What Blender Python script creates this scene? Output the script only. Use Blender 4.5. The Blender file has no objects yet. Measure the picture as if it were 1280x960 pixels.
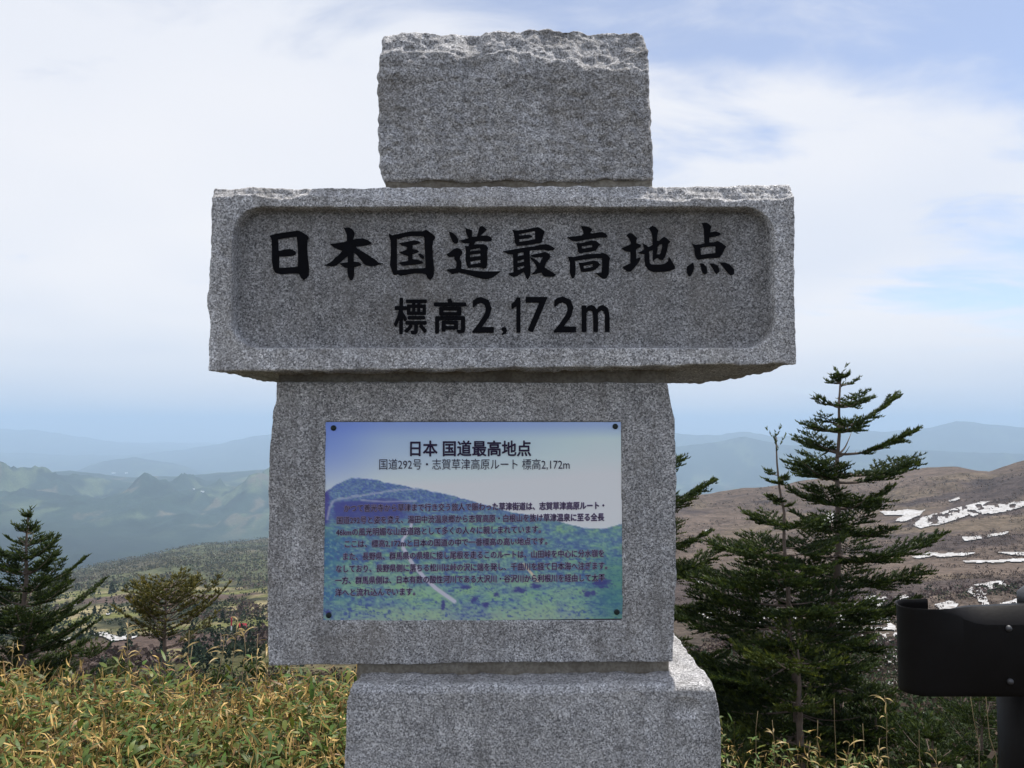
import bpy, math, random
import numpy as np
from mathutils import Vector, Matrix

random.seed(7)
rng = np.random.default_rng(7)
C = bpy.context.scene.collection
scn = bpy.context.scene

# ------------------------------------------------------------------ camera
F = 960.0                       # focal length in pixels of the 1280 px wide photograph
PITCH = math.atan(48 / 960)
EYE = 1.6
cam_data = bpy.data.cameras.new('camera')
cam_data.sensor_width = 36
cam_data.lens = F / 1280 * 36
cam_data.clip_start = 0.05
cam_data.clip_end = 150000
cam = bpy.data.objects.new('camera', cam_data)
C.objects.link(cam)
cam.location = (0, 0, EYE)
cam.rotation_euler = (math.pi / 2 + PITCH, 0, 0)
scn.camera = cam

# ------------------------------------------------------------------ sun, sky, exposure
SUN_EL, SUN_AZ = math.radians(66), math.radians(62)      # high, behind the stone and a little to the right
sd = Vector((math.sin(SUN_AZ) * math.cos(SUN_EL), math.cos(SUN_AZ) * math.cos(SUN_EL), math.sin(SUN_EL)))
sun_data = bpy.data.lights.new('sun', 'SUN')
sun_data.energy = 4.6
sun_data.angle = math.radians(0.53)
sun_data.color = (1.0, 0.95, 0.87)
sun = bpy.data.objects.new('sun', sun_data)
C.objects.link(sun)
sun.rotation_euler = sd.to_track_quat('Z', 'Y').to_euler()

world = bpy.data.worlds.new('World')
scn.world = world
world.use_nodes = True
wn, wl = world.node_tree.nodes, world.node_tree.links
wn.clear()


def wnode(t, **k):
    n = wn.new(t)
    for a, v in k.items():
        setattr(n, a, v)
    return n


def wmath(op, a, b=None, c=None, clamp=False):
    n = wnode('ShaderNodeMath', operation=op, use_clamp=clamp)
    for i, v in enumerate((a, b, c)):
        if v is None:
            continue
        if isinstance(v, (int, float)):
            n.inputs[i].default_value = v
        else:
            wl.new(v, n.inputs[i])
    return n.outputs[0]


sky = wnode('ShaderNodeTexSky', sky_type='NISHITA', sun_disc=False, sun_elevation=SUN_EL, sun_rotation=SUN_AZ,
            altitude=2172, air_density=1.0, dust_density=1.0, ozone_density=1.0)
tc = wnode('ShaderNodeTexCoord')
sep = wnode('ShaderNodeSeparateXYZ')
wl.new(tc.outputs['Generated'], sep.inputs[0])
zz = wmath('ADD', wmath('MAXIMUM', sep.outputs[2], 0.0), 0.16)
comb = wnode('ShaderNodeCombineXYZ')
wl.new(wmath('DIVIDE', sep.outputs[0], zz), comb.inputs[0])
wl.new(wmath('DIVIDE', sep.outputs[1], zz), comb.inputs[1])


def cloud_noise(scale, detail, rough, stretch, off, rot=0.0, dist=0.0):
    mp = wnode('ShaderNodeMapping')
    mp.inputs['Location'].default_value = off
    mp.inputs['Rotation'].default_value = (0, 0, rot)
    mp.inputs['Scale'].default_value = stretch
    wl.new(comb.outputs[0], mp.inputs[0])
    n = wnode('ShaderNodeTexNoise')
    n.inputs['Scale'].default_value = scale
    n.inputs['Detail'].default_value = detail
    n.inputs['Roughness'].default_value = rough
    n.inputs['Distortion'].default_value = dist
    wl.new(mp.outputs[0], n.inputs['Vector'])
    return n.outputs['Fac']


big = cloud_noise(0.75, 4, 0.5, (0.7, 1, 1), (3.1, 1.7, 0), 0.5, 0.3)
fine = cloud_noise(2.2, 9, 0.58, (0.7, 1.15, 1), (0.4, 5.2, 0), 0.35, 0.5)
veil = cloud_noise(0.5, 3, 0.5, (1, 1, 1), (8, 2, 0), 0, 0)
# more open blue up to the right, whiter to the left and ahead
low = wmath('MULTIPLY', wmath('SUBTRACT', 1.0, wmath('MULTIPLY', wmath('ABSOLUTE', sep.outputs[2]), 2.4), clamp=True), 0.26)
bias = wmath('ADD', wmath('MULTIPLY_ADD', sep.outputs[0], -0.13, -0.005), low)
cov = wmath('ADD', wmath('ADD', wmath('MULTIPLY', big, 1.0), wmath('MULTIPLY', fine, 0.62)), bias)
cr = wnode('ShaderNodeMapRange', interpolation_type='SMOOTHSTEP')
cr.inputs['From Min'].default_value = 0.66
cr.inputs['From Max'].default_value = 0.88
cr.inputs['To Min'].default_value = 0.30
cr.inputs['To Max'].default_value = 0.97
wl.new(cov, cr.inputs['Value'])
# cloud brightness varies a little
cb = wnode('ShaderNodeMixRGB')
cb.inputs[1].default_value = (8.0, 8.5, 9.5, 1)
cb.inputs[2].default_value = (9.4, 9.5, 9.9, 1)
shade = wnode('ShaderNodeMapRange')
shade.inputs['From Min'].default_value = 0.35
shade.inputs['From Max'].default_value = 0.62
wl.new(veil, shade.inputs['Value'])
wl.new(shade.outputs[0], cb.inputs[0])
mx = wnode('ShaderNodeMixRGB')
wl.new(cr.outputs[0], mx.inputs[0])
thin = wnode('ShaderNodeMixRGB', blend_type='MULTIPLY')
thin.inputs[0].default_value = 1.0
thin.inputs[2].default_value = (1.66, 1.70, 1.80, 1)
wl.new(sky.outputs[0], thin.inputs[1])
wl.new(thin.outputs[0], mx.inputs[1])
wl.new(cb.outputs[0], mx.inputs[2])
bg = wnode('ShaderNodeBackground')
bg.inputs['Strength'].default_value = 0.1
# the sky pales and turns blue grey towards the horizon, all the way round
hz_f = wmath('SUBTRACT', 1.0, wmath('MULTIPLY', wmath('MAXIMUM', sep.outputs[2], 0.0), 5.5), clamp=True)
hz_f = wmath('MULTIPLY', wmath('MULTIPLY', hz_f, hz_f), 0.85)
hmix = wnode('ShaderNodeMixRGB')
hmix.inputs[2].default_value = (5.8, 6.8, 8.3, 1)
wl.new(hz_f, hmix.inputs[0])
wl.new(mx.outputs[0], hmix.inputs[1])
wl.new(hmix.outputs[0], bg.inputs[0])
wo = wnode('ShaderNodeOutputWorld')
wl.new(bg.outputs[0], wo.inputs[0])

scn.view_settings.view_transform = 'Standard'
scn.view_settings.look = 'None'
scn.view_settings.exposure = 0
scn.view_settings.gamma = 1
scn.cycles.max_bounces = 8
scn.cycles.volume_bounces = 1
scn.cycles.transparent_max_bounces = 8
scn.cycles.use_denoising = True


# ------------------------------------------------------------------ helpers
def ray(px, py):
    """unit-less direction of a photograph pixel in the world"""
    u, v = (px - 640) / F, (480 - py) / F
    return (u, math.cos(PITCH) - v * math.sin(PITCH), math.sin(PITCH) + v * math.cos(PITCH))


def at(px, py, Y):
    d = ray(px, py)
    t = Y / d[1]
    return Vector((d[0] * t, Y, EYE + d[2] * t))


def s2l(c):
    c = np.asarray(c, float) / 255.0
    return np.where(c <= 0.04045, c / 12.92, ((c + 0.055) / 1.055) ** 2.4)


def _hash(ix, iy, iz, seed):
    h = (ix * 374761393 + iy * 668265263 + iz * 2147483647 + seed * 1274126177) & 0xffffffff
    h = ((h ^ (h >> 13)) * 1274126177) & 0xffffffff
    h = ((h ^ (h >> 16)) * 2246822519) & 0xffffffff
    h = h ^ (h >> 15)
    return (h & 0xffffff) / float(0xffffff)


def vnoise(p, seed=0):
    """value noise -1..1 of an (n,3) array"""
    p = np.asarray(p, float)
    i = np.floor(p).astype(np.int64)
    f = p - i
    f = f * f * f * (f * (f * 6 - 15) + 10)
    r = 0
    for dx in (0, 1):
        wx = f[:, 0] if dx else 1 - f[:, 0]
        for dy in (0, 1):
            wy = f[:, 1] if dy else 1 - f[:, 1]
            for dz in (0, 1):
                wz = f[:, 2] if dz else 1 - f[:, 2]
                r = r + wx * wy * wz * _hash(i[:, 0] + dx, i[:, 1] + dy, i[:, 2] + dz, seed)
    return r * 2 - 1


def fbm(p, octaves=4, seed=0, gain=0.5, ridged=False):
    r, a, s = 0, 1.0, 0
    q = np.asarray(p, float).copy()
    for o in range(octaves):
        n = vnoise(q, seed + o * 17)
        if ridged:
            n = 1 - 2 * np.abs(n)
        r = r + a * n
        s += a
        a *= gain
        q = q * 2.03 + 11.7
    return r / s


def sstep(a, b, x):
    t = np.clip((x - a) / (b - a), 0, 1)
    return t * t * (3 - 2 * t)


def mesh_np(name, V, quads=None, tris=None, colors=None, smooth=False):
    me = bpy.data.meshes.new(name)
    V = np.asarray(V, np.float32)
    loops, starts, n = [], [], 0
    if quads is not None and len(quads):
        q = np.asarray(quads, np.int32)
        loops.append(q.ravel())
        starts.append(np.arange(len(q), dtype=np.int32) * 4)
        n += q.size
    if tris is not None and len(tris):
        t = np.asarray(tris, np.int32)
        loops.append(t.ravel())
        starts.append(np.arange(len(t), dtype=np.int32) * 3 + n)
        n += t.size
    L = np.concatenate(loops)
    S = np.concatenate(starts)
    me.vertices.add(len(V))
    me.vertices.foreach_set('co', V.ravel())
    me.loops.add(len(L))
    me.loops.foreach_set('vertex_index', L)
    me.polygons.add(len(S))
    me.polygons.foreach_set('loop_start', S)
    me.update(calc_edges=True)
    me.validate()
    if colors is not None:
        ca = me.color_attributes.new('Col', 'FLOAT_COLOR', 'POINT')
        cc = np.ones((len(V), 4), np.float32)
        cc[:, :3] = colors
        ca.data.foreach_set('color', cc.ravel())
    if smooth:
        me.polygons.foreach_set('use_smooth', np.ones(len(me.polygons), bool))
    me.update()
    return me


def obj(name, me, mat=None, parent=None, loc=(0, 0, 0)):
    o = bpy.data.objects.new(name, me)
    C.objects.link(o)
    o.location = loc
    if parent is not None:
        o.parent = parent
    if mat is not None and me is not None:
        if not me.materials:
            me.materials.append(mat)
    return o


def tag(o, label=None, cat=None, group=None, kind=None):
    if label:
        o['label'] = label
    if cat:
        o['category'] = cat
    if group:
        o['group'] = group
    if kind:
        o['kind'] = kind
    return o


def empty(name, loc, label, cat, group=None):
    o = bpy.data.objects.new(name, None)
    C.objects.link(o)
    o.location = loc
    o.empty_display_size = 0.2
    return tag(o, label, cat, group)


class MB:
    """collects simple shapes into one mesh"""

    def __init__(self):
        self.v, self.f = [], []

    def box(self, lo, hi):
        b = len(self.v)
        for x in (lo[0], hi[0]):
            for y in (lo[1], hi[1]):
                for z in (lo[2], hi[2]):
                    self.v.append((x, y, z))
        for f in ((0, 1, 3, 2), (4, 6, 7, 5), (0, 4, 5, 1), (2, 3, 7, 6), (0, 2, 6, 4), (1, 5, 7, 3)):
            self.f.append(tuple(b + i for i in f))

    def tube(self, pts, rad, n=8, cap=True):
        pts = [Vector(p) for p in pts]
        b0 = len(self.v)
        for i, p in enumerate(pts):
            t = (pts[min(i + 1, len(pts) - 1)] - pts[max(i - 1, 0)]).normalized()
            a = t.cross(Vector((0.13, 0.97, 0.21))).normalized()
            c = t.cross(a)
            for k in range(n):
                an = 2 * math.pi * k / n
                self.v.append(tuple(p + (a * math.cos(an) + c * math.sin(an)) * rad[i]))
        for i in range(len(pts) - 1):
            for k in range(n):
                k2 = (k + 1) % n
                self.f.append((b0 + i * n + k, b0 + i * n + k2, b0 + (i + 1) * n + k2, b0 + (i + 1) * n + k))
        if cap:
            self.f.append(tuple(b0 + k for k in range(n))[::-1])
            self.f.append(tuple(b0 + (len(pts) - 1) * n + k for k in range(n)))

    def mesh(self, name, smooth=False):
        me = bpy.data.meshes.new(name)
        me.from_pydata([tuple(x) for x in self.v], [], self.f)
        if smooth:
            me.polygons.foreach_set('use_smooth', np.ones(len(me.polygons), bool))
        me.update()
        return me


# ------------------------------------------------------------------ materials
class Mat:
    def __init__(self, name):
        self.m = bpy.data.materials.new(name)
        self.m.use_nodes = True
        self.n = self.m.node_tree.nodes
        self.l = self.m.node_tree.links
        self.b = self.n['Principled BSDF']
        self.b.inputs['Specular IOR Level'].default_value = 0.3

    def node(self, t, **k):
        n = self.n.new(t)
        for a, v in k.items():
            setattr(n, a, v)
        return n

    def coords(self, kind='Object', scale=(1, 1, 1), rot=(0, 0, 0)):
        t = self.node('ShaderNodeTexCoord')
        m = self.node('ShaderNodeMapping')
        m.inputs['Scale'].default_value = scale
        m.inputs['Rotation'].default_value = rot
        self.l.new(t.outputs[kind], m.inputs[0])
        return m.outputs[0]

    def noise(self, vec, scale, detail=3, rough=0.5, dist=0.0):
        n = self.node('ShaderNodeTexNoise')
        n.inputs['Scale'].default_value = scale
        n.inputs['Detail'].default_value = detail
        n.inputs['Roughness'].default_value = rough
        n.inputs['Distortion'].default_value = dist
        self.l.new(vec, n.inputs['Vector'])
        return n.outputs['Fac']

    def voronoi(self, vec, scale, feature='F1', out='Color'):
        n = self.node('ShaderNodeTexVoronoi', feature=feature)
        n.inputs['Scale'].default_value = scale
        self.l.new(vec, n.inputs['Vector'])
        return n.outputs[out]

    def ramp(self, fac, stops, interp='LINEAR'):
        r = self.node('ShaderNodeValToRGB')
        r.color_ramp.interpolation = interp
        e = r.color_ramp.elements
        while len(e) < len(stops):
            e.new(0.5)
        for i, (p, c) in enumerate(stops):
            e[i].position = p
            e[i].color = (*c, 1) if not isinstance(c, (int, float)) else (c, c, c, 1)
        self.l.new(fac, r.inputs[0])
        return r.outputs[0]

    def mix(self, fac, a, b, blend='MIX'):
        m = self.node('ShaderNodeMixRGB', blend_type=blend)
        for i, v in ((0, fac), (1, a), (2, b)):
            if isinstance(v, (int, float)):
                m.inputs[i].default_value = v if i == 0 else (v, v, v, 1)
            elif isinstance(v, tuple):
                m.inputs[i].default_value = (*v, 1)
            else:
                self.l.new(v, m.inputs[i])
        return m.outputs[0]

    def math(self, op, a, b=0.0, clamp=False):
        n = self.node('ShaderNodeMath', operation=op, use_clamp=clamp)
        for i, v in enumerate((a, b)):
            if isinstance(v, (int, float)):
                n.inputs[i].default_value = v
            else:
                self.l.new(v, n.inputs[i])
        return n.outputs[0]

    def attr(self, name='Col'):
        return self.node('ShaderNodeAttribute', attribute_name=name).outputs['Color']

    def bump(self, h, strength, dist, normal=None):
        n = self.node('ShaderNodeBump')
        n.inputs['Strength'].default_value = strength
        n.inputs['Distance'].default_value = dist
        self.l.new(h, n.inputs['Height'])
        if normal is not None:
            self.l.new(normal, n.inputs['Normal'])
        return n.outputs[0]

    def set(self, color=None, rough=None, normal=None, metallic=None, spec=None):
        for key, v in (('Base Color', color), ('Roughness', rough), ('Normal', normal), ('Metallic', metallic), ('Specular IOR Level', spec)):
            if v is None:
                continue
            if isinstance(v, tuple):
                self.b.inputs[key].default_value = (*v, 1)
            elif isinstance(v, (int, float)):
                self.b.inputs[key].default_value = v
            else:
                self.l.new(v, self.b.inputs[key])
        return self.m


def granite(name, light=1.0, rough_bump=1.0, stain=0.5):
    m = Mat(name)
    co = m.coords('Object')
    g1 = m.noise(co, 280, 3, 0.62)
    g2 = m.noise(co, 520, 2, 0.6)
    cells = m.voronoi(co, 360)
    sepc = m.node('ShaderNodeSeparateColor')
    m.l.new(cells, sepc.inputs[0])
    base = m.ramp(sepc.outputs[0], [(0.0, 0.15 * light), (0.35, 0.31 * light), (0.7, 0.44 * light), (1.0, 0.68 * light)])
    tint = m.mix(m.noise(co, 9, 3), (1.02, 0.99, 0.975), (0.985, 0.98, 1.015))
    base = m.mix(1.0, base, tint, 'MULTIPLY')
    dark = m.ramp(g1, [(0.37, 1.0), (0.46, 0.0)])
    c = m.mix(m.math('MULTIPLY', dark, 0.85), base, (0.055 * light, 0.055 * light, 0.062 * light))
    lite = m.ramp(g2, [(0.60, 0.0), (0.70, 1.0)])
    c = m.mix(m.math('MULTIPLY', lite, 0.5), c, (0.62 * light, 0.62 * light, 0.63 * light))
    # weather stains
    st = m.ramp(m.noise(co, 5, 5, 0.6, 0.5), [(0.50, 0.0), (0.72, 1.0)])
    c = m.mix(m.math('MULTIPLY', st, stain * 0.75), c, (0.17, 0.145, 0.115))
    c = m.mix(1.0, c, m.attr(), 'MULTIPLY')
    stv = m.ramp(m.noise(m.coords('Object', (26, 26, 2.2)), 1.0, 4, 0.6), [(0.48, 0.0), (0.75, 1.0)])
    c = m.mix(m.math('MULTIPLY', stv, 0.5), c, (0.15, 0.14, 0.13))
    blot = m.ramp(m.noise(co, 3.2, 3, 0.5), [(0.3, 0.86), (0.7, 1.12)])
    c = m.mix(1.0, c, blot, 'MULTIPLY')
    mott = m.ramp(m.noise(co, 26, 4, 0.6), [(0.3, 0.80), (0.7, 1.14)])
    c = m.mix(1.0, c, mott, 'MULTIPLY')
    b1 = m.bump(m.noise(co, 70, 6, 0.62), 0.55 * rough_bump, 0.006)
    b2 = m.bump(m.noise(co, 300, 3, 0.6), 0.4 * rough_bump, 0.0022, b1)
    return m.set(c, 0.82, b2, spec=0.25)


M_stone = granite('granite_rough', 1.10, 1.0)
M_hewn = granite('granite_hewn', 1.14, 1.5)
M_beam = granite('granite_dressed', 1.06, 0.7)
M_base = granite('granite_plinth', 1.13, 0.8, 0.25)


def m_mortar():
    m = Mat('mortar')
    co = m.coords('Object')
    c = m.ramp(m.noise(co, 14, 6, 0.65), [(0.3, (0.15, 0.13, 0.105)), (0.55, (0.25, 0.225, 0.185)), (0.75, (0.33, 0.31, 0.27))])
    c = m.mix(m.ramp(m.noise(co, 160, 2), [(0.35, 0.5), (0.6, 0.0)]), c, (0.10, 0.085, 0.07))
    return m.set(c, 0.95, m.bump(m.noise(co, 60, 5), 0.6, 0.006), spec=0.1)


M_mortar = m_mortar()


def simple(name, col, rough=0.6, var=0.15, scale=8, spec=0.3, metallic=0.0, bump=0.0):
    m = Mat(name)
    co = m.coords('Object')
    n = m.noise(co, scale, 4)
    c = m.mix(n, tuple(x * (1 - var) for x in col), tuple(min(1, x * (1 + var)) for x in col))
    nb = m.bump(m.noise(co, scale * 6, 4), bump, 0.01) if bump else None
    return m.set(c, rough, nb, metallic, spec)


M_ink = simple('black_paint', (0.004, 0.004, 0.006), 0.7, 0.3, 60, 0.08)
M_blackmetal = simple('dark_painted_steel', (0.006, 0.005, 0.005), 0.5, 0.3, 12, 0.16, 0.0, 0.05)
M_bolt = simple('dull_steel', (0.10, 0.10, 0.105), 0.5, 0.3, 60, 0.5, 0.6)
M_screw = simple('dark_screw', (0.012, 0.02, 0.02), 0.4, 0.2, 90)
M_bark = simple('grey_fir_bark', (0.165, 0.130, 0.108), 0.9, 0.45, 22, 0.1, 0.0, 0.6)
M_white = simple('white_paint', (0.75, 0.75, 0.74), 0.6, 0.1, 0.5)
M_red = simple('red_paint', (0.45, 0.03, 0.05), 0.6, 0.15, 0.5)
M_wall = simple('pale_render', (0.55, 0.52, 0.46), 0.8, 0.1, 0.5)
M_textdark = simple('purple_print', (0.022, 0.010, 0.045), 0.45, 0.1, 200)
M_halo = simple('pale_print', (0.34, 0.28, 0.42), 0.45, 0.1, 200)
M_backplate = simple('panel_edge', (0.05, 0.05, 0.06), 0.5, 0.1, 200)


def m_vcol(name, rough=0.6, spec=0.3, trans=0.0, bump=None, var=None):
    m = Mat(name)
    c = m.attr()
    if var:
        co = m.coords('Object')
        for sc, lo, hi in var:
            c = m.mix(1.0, c, m.ramp(m.noise(co, sc, 5, 0.6), [(0.3, lo), (0.7, hi)]), 'MULTIPLY')
    nb = None
    if bump:
        co = m.coords('Object')
        for sc, st, ds in bump:
            nb = m.bump(m.noise(co, sc, 6, 0.6), st, ds, nb)
    m.set(c, rough, nb, spec=spec)
    if trans:
        t = m.node('ShaderNodeBsdfTranslucent')
        m.l.new(c, t.inputs[0])
        mx_ = m.node('ShaderNodeMixShader')
        mx_.inputs[0].default_value = trans
        m.l.new(m.b.outputs[0], mx_.inputs[1])
        m.l.new(t.outputs[0], mx_.inputs[2])
        m.l.new(mx_.outputs[0], m.n['Material Output'].inputs[0])
    return m.m


M_needle = m_vcol('fir_needles', 0.55, 0.25, 0.25)
M_leaf = m_vcol('bamboo_leaves', 0.45, 0.35, 0.22)
M_far = m_vcol('distant_foliage', 0.8, 0.1, 0.15)
M_terrain = m_vcol('hill_ground', 0.95, 0.05, 0.0, bump=[(0.35, 0.7, 1.2), (0.05, 0.6, 6.0)],
                   var=[(1.3, 0.62, 1.35), (0.25, 0.55, 1.42), (0.045, 0.64, 1.34), (0.006, 0.82, 1.18)])
M_print = m_vcol('printed_panel', 0.38, 0.35)


def m_snow():
    m = Mat('old_snow')
    co = m.coords('Object')
    c = m.ramp(m.noise(co, 0.25, 6, 0.65), [(0.36, (0.26, 0.23, 0.21)), (0.5, (0.44, 0.43, 0.42)), (0.66, (0.58, 0.58, 0.60))])
    return m.set(c, 0.7, m.bump(m.noise(co, 0.5, 5), 0.4, 0.6), spec=0.2)


M_snow = m_snow()

# ------------------------------------------------------------------ terrain
# For a few picture columns: stations (distance, picture row where the ground shows, or height if given as ('z', h))
zc = lambda h: ('z', h)


def col(px, near, s8, s10, s11, s13, s15, s17, side):
    if side == 'L':
        st = [(0.3, zc(-0.02)), (4.0, zc(-0.15)), (9, zc(-2.6)), (30, zc(-10)), (150, near[0]), (450, near[1]), (1000, near[2]),
              (1800, near[3]), (3000, s8), (4500, zc(-1050)), (6500, s10), (13000, s11), (17000, zc(-1500)),
              (22000, s13), (25500, zc(-1500)), (32000, s15), (35500, zc(-1500)), (43000, s17), (60000, zc(-1600))]
    else:
        st = [(0.3, zc(-0.02)), (4.0, zc(-0.15)), (9, zc(-2.6)), (30, zc(-10)), (120, near[0]), (300, near[1]), (560, near[2]),
              (950, near[3]), (1500, s8), (3000, zc(-700)), (6500, zc(-1150)), (12000, zc(-1200)), (15500, zc(-1200)),
              (19000, s13), (22000, zc(-1400)), (27000, s15), (31000, zc(-1500)), (43000, s17), (60000, zc(-1600))]
    out = []
    d0 = ray(px, 528)
    az = math.atan2(d0[0], d0[1])
    for dist, v in st:
        if isinstance(v, tuple):
            z = v[1]
        else:
            r = ray(px, v)
            z = EYE + dist * r[2] / math.hypot(r[0], r[1])
        out.append((dist, z))
    return az, out


cols = [
    col(-500, (880, 800, 760, 735), 735, 680, 590, 600, 565, 545, 'L'),
    col(0, (878, 800, 768, 752), 742, 674, 585, 601, 566, 537, 'L'),
    col(50, (875, 798, 764, 745), 734, 678, 592, 599, 569, 541, 'L'),
    col(90, (872, 796, 756, 733), 719, 684, 589, 592, 571, 547, 'L'),
    col(130, (870, 792, 750, 724), 707, 687, 594, 579, 571, 553, 'L'),
    col(170, (868, 790, 746, 718), 699, 689, 597, 571, 570, 557, 'L'),
    col(215, (866, 788, 742, 711), 689, 694, 597, 581, 566, 560, 'L'),
    col(265, (864, 786, 739, 706), 681, 700, 593, 596, 558, 562, 'L'),
    col(310, (862, 785, 737, 702), 676, 702, 590, 600, 548, 562, 'L'),
    col(345, (862, 785, 736, 700), 672, 702, 586, 602, 541, 562, 'L'),
    col(500, (862, 785, 736, 700), 668, 700, 590, 600, 560, 562, 'L'),
    col(760, (870, 782, 722, 672), 628, 690, 590, 556, 543, 560, 'R'),
    col(845, (872, 780, 722, 672), 621, 690, 590, 560, 541, 560, 'R'),
    col(890, (872, 779, 721, 670), 617, 690, 590, 554, 545, 560, 'R'),
    col(930, (872, 778, 720, 668), 611, 690, 590, 547, 540, 560, 'R'),
    col(970, (872, 777, 719, 665), 606, 690, 590, 556, 545, 560, 'R'),
    col(1040, (872, 776, 716, 660), 598, 690, 590, 561, 541, 560, 'R'),
    col(1100, (872, 775, 713, 655), 590, 690, 590, 563, 539, 560, 'R'),
    col(1160, (872, 774, 710, 650), 584, 690, 590, 566, 534, 560, 'R'),
    col(1195, (872, 773, 708, 648), 583, 690, 590, 567, 525, 560, 'R'),
    col(1235, (872, 772, 706, 645), 588, 690, 590, 569, 530, 560, 'R'),
    col(1285, (872, 771, 705, 640), 576, 690, 590, 571, 536, 560, 'R'),
    col(1800, (872, 771, 700, 635), 570, 690, 590, 575, 540, 560, 'R'),
]
caz = np.array([c[0] for c in cols])
cd = np.array([[s[0] for s in c[1]] for c in cols])
cz = np.array([[s[1] for s in c[1]] for c in cols])


def base_height(az, d):
    """az, d arrays of equal shape"""
    az = np.asarray(az, float).ravel()
    d = np.asarray(d, float).ravel()
    K = cd.shape[1]
    # behind the camera the plateau mirrors gently
    azc = np.clip(az, caz[0], caz[-1])
    dk = np.stack([np.exp(np.interp(azc, caz, np.log(cd[:, k]))) for k in range(K)], 1)
    zk = np.stack([np.interp(azc, caz, cz[:, k]) for k in range(K)], 1)
    idx = np.clip((dk < d[:, None]).sum(1) - 1, 0, K - 2)
    r = np.arange(len(d))
    d0, d1, z0, z1 = dk[r, idx], dk[r, idx + 1], zk[r, idx], zk[r, idx + 1]
    t = np.clip((d - d0) / (d1 - d0), 0, 1)
    z = z0 + (z1 - z0) * t
    # distance from the crest stations, for the noise envelope
    return z, t, idx


def height(x, y):
    x = np.asarray(x, float).ravel()
    y = np.asarray(y, float).ravel()
    d = np.hypot(x, y)
    az = np.arctan2(x, y)
    back = np.abs(az) > math.radians(55)
    z, t, idx = base_height(az, d)
    K = cd.shape[1]
    env = np.sin(np.pi * np.clip(t, 0, 1)) * 0.85 + 0.15
    p = lambda s, o=0: np.stack([x / s + o, y / s - o, np.full_like(x, o * 0.7)], 1)
    n = np.zeros_like(z)
    w = sstep(3, 14, d) * (1 - sstep(60, 120, d))
    n += w * 0.35 * fbm(p(4.0), 3, 3)
    w = sstep(30, 120, d) * (1 - sstep(900, 1800, d))
    n += w * env * (5.0 * fbm(p(70.0), 4, 5) * sstep(20, 300, d) + 0.9 * fbm(p(9.0), 3, 6))
    w = sstep(500, 1200, d) * (1 - sstep(3500, 4500, d))
    n += w * (env * 26 * fbm(p(420.0), 5, 8, ridged=True) + 5 * fbm(p(60.0), 3, 9))
    w = sstep(4500, 6500, d)
    q = lambda sx, sy: np.stack([x / sx, y / sy, np.zeros_like(x)], 1)
    env2 = np.sin(np.pi * np.clip(t, 0, 1)) ** 2.0 * 0.97 + 0.03
    n += w * env2 * (0.040 * d * fbm(q(1150.0, 2900.0), 6, 12, 0.55, ridged=True) + 0.016 * d * fbm(q(420.0, 900.0), 4, 19, 0.55, ridged=True)) * (1 - 0.93 * sstep(9300, 12600, d)) * (1 - 0.4 * sstep(15000, 22000, d))
    n += w * 0.0045 * d * fbm(p(2400.0, 5), 6, 15, 0.58, ridged=True) * sstep(15000, 18000, d)
    n += w * 0.0024 * d * fbm(p(1000.0, 5), 5, 15, ridged=True) * (1 - sstep(15000, 18000, d))
    z = z + n
    # plateau behind the viewer: keep it level then let it fall away
    bz = -0.02 - 0.10 * np.maximum(d - 15, 0) ** 0.98
    bz = np.maximum(bz, -1500)
    wb = sstep(math.radians(50), math.radians(75), np.abs(az))
    return z * (1 - wb) + bz * wb


TAB = {}


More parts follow.
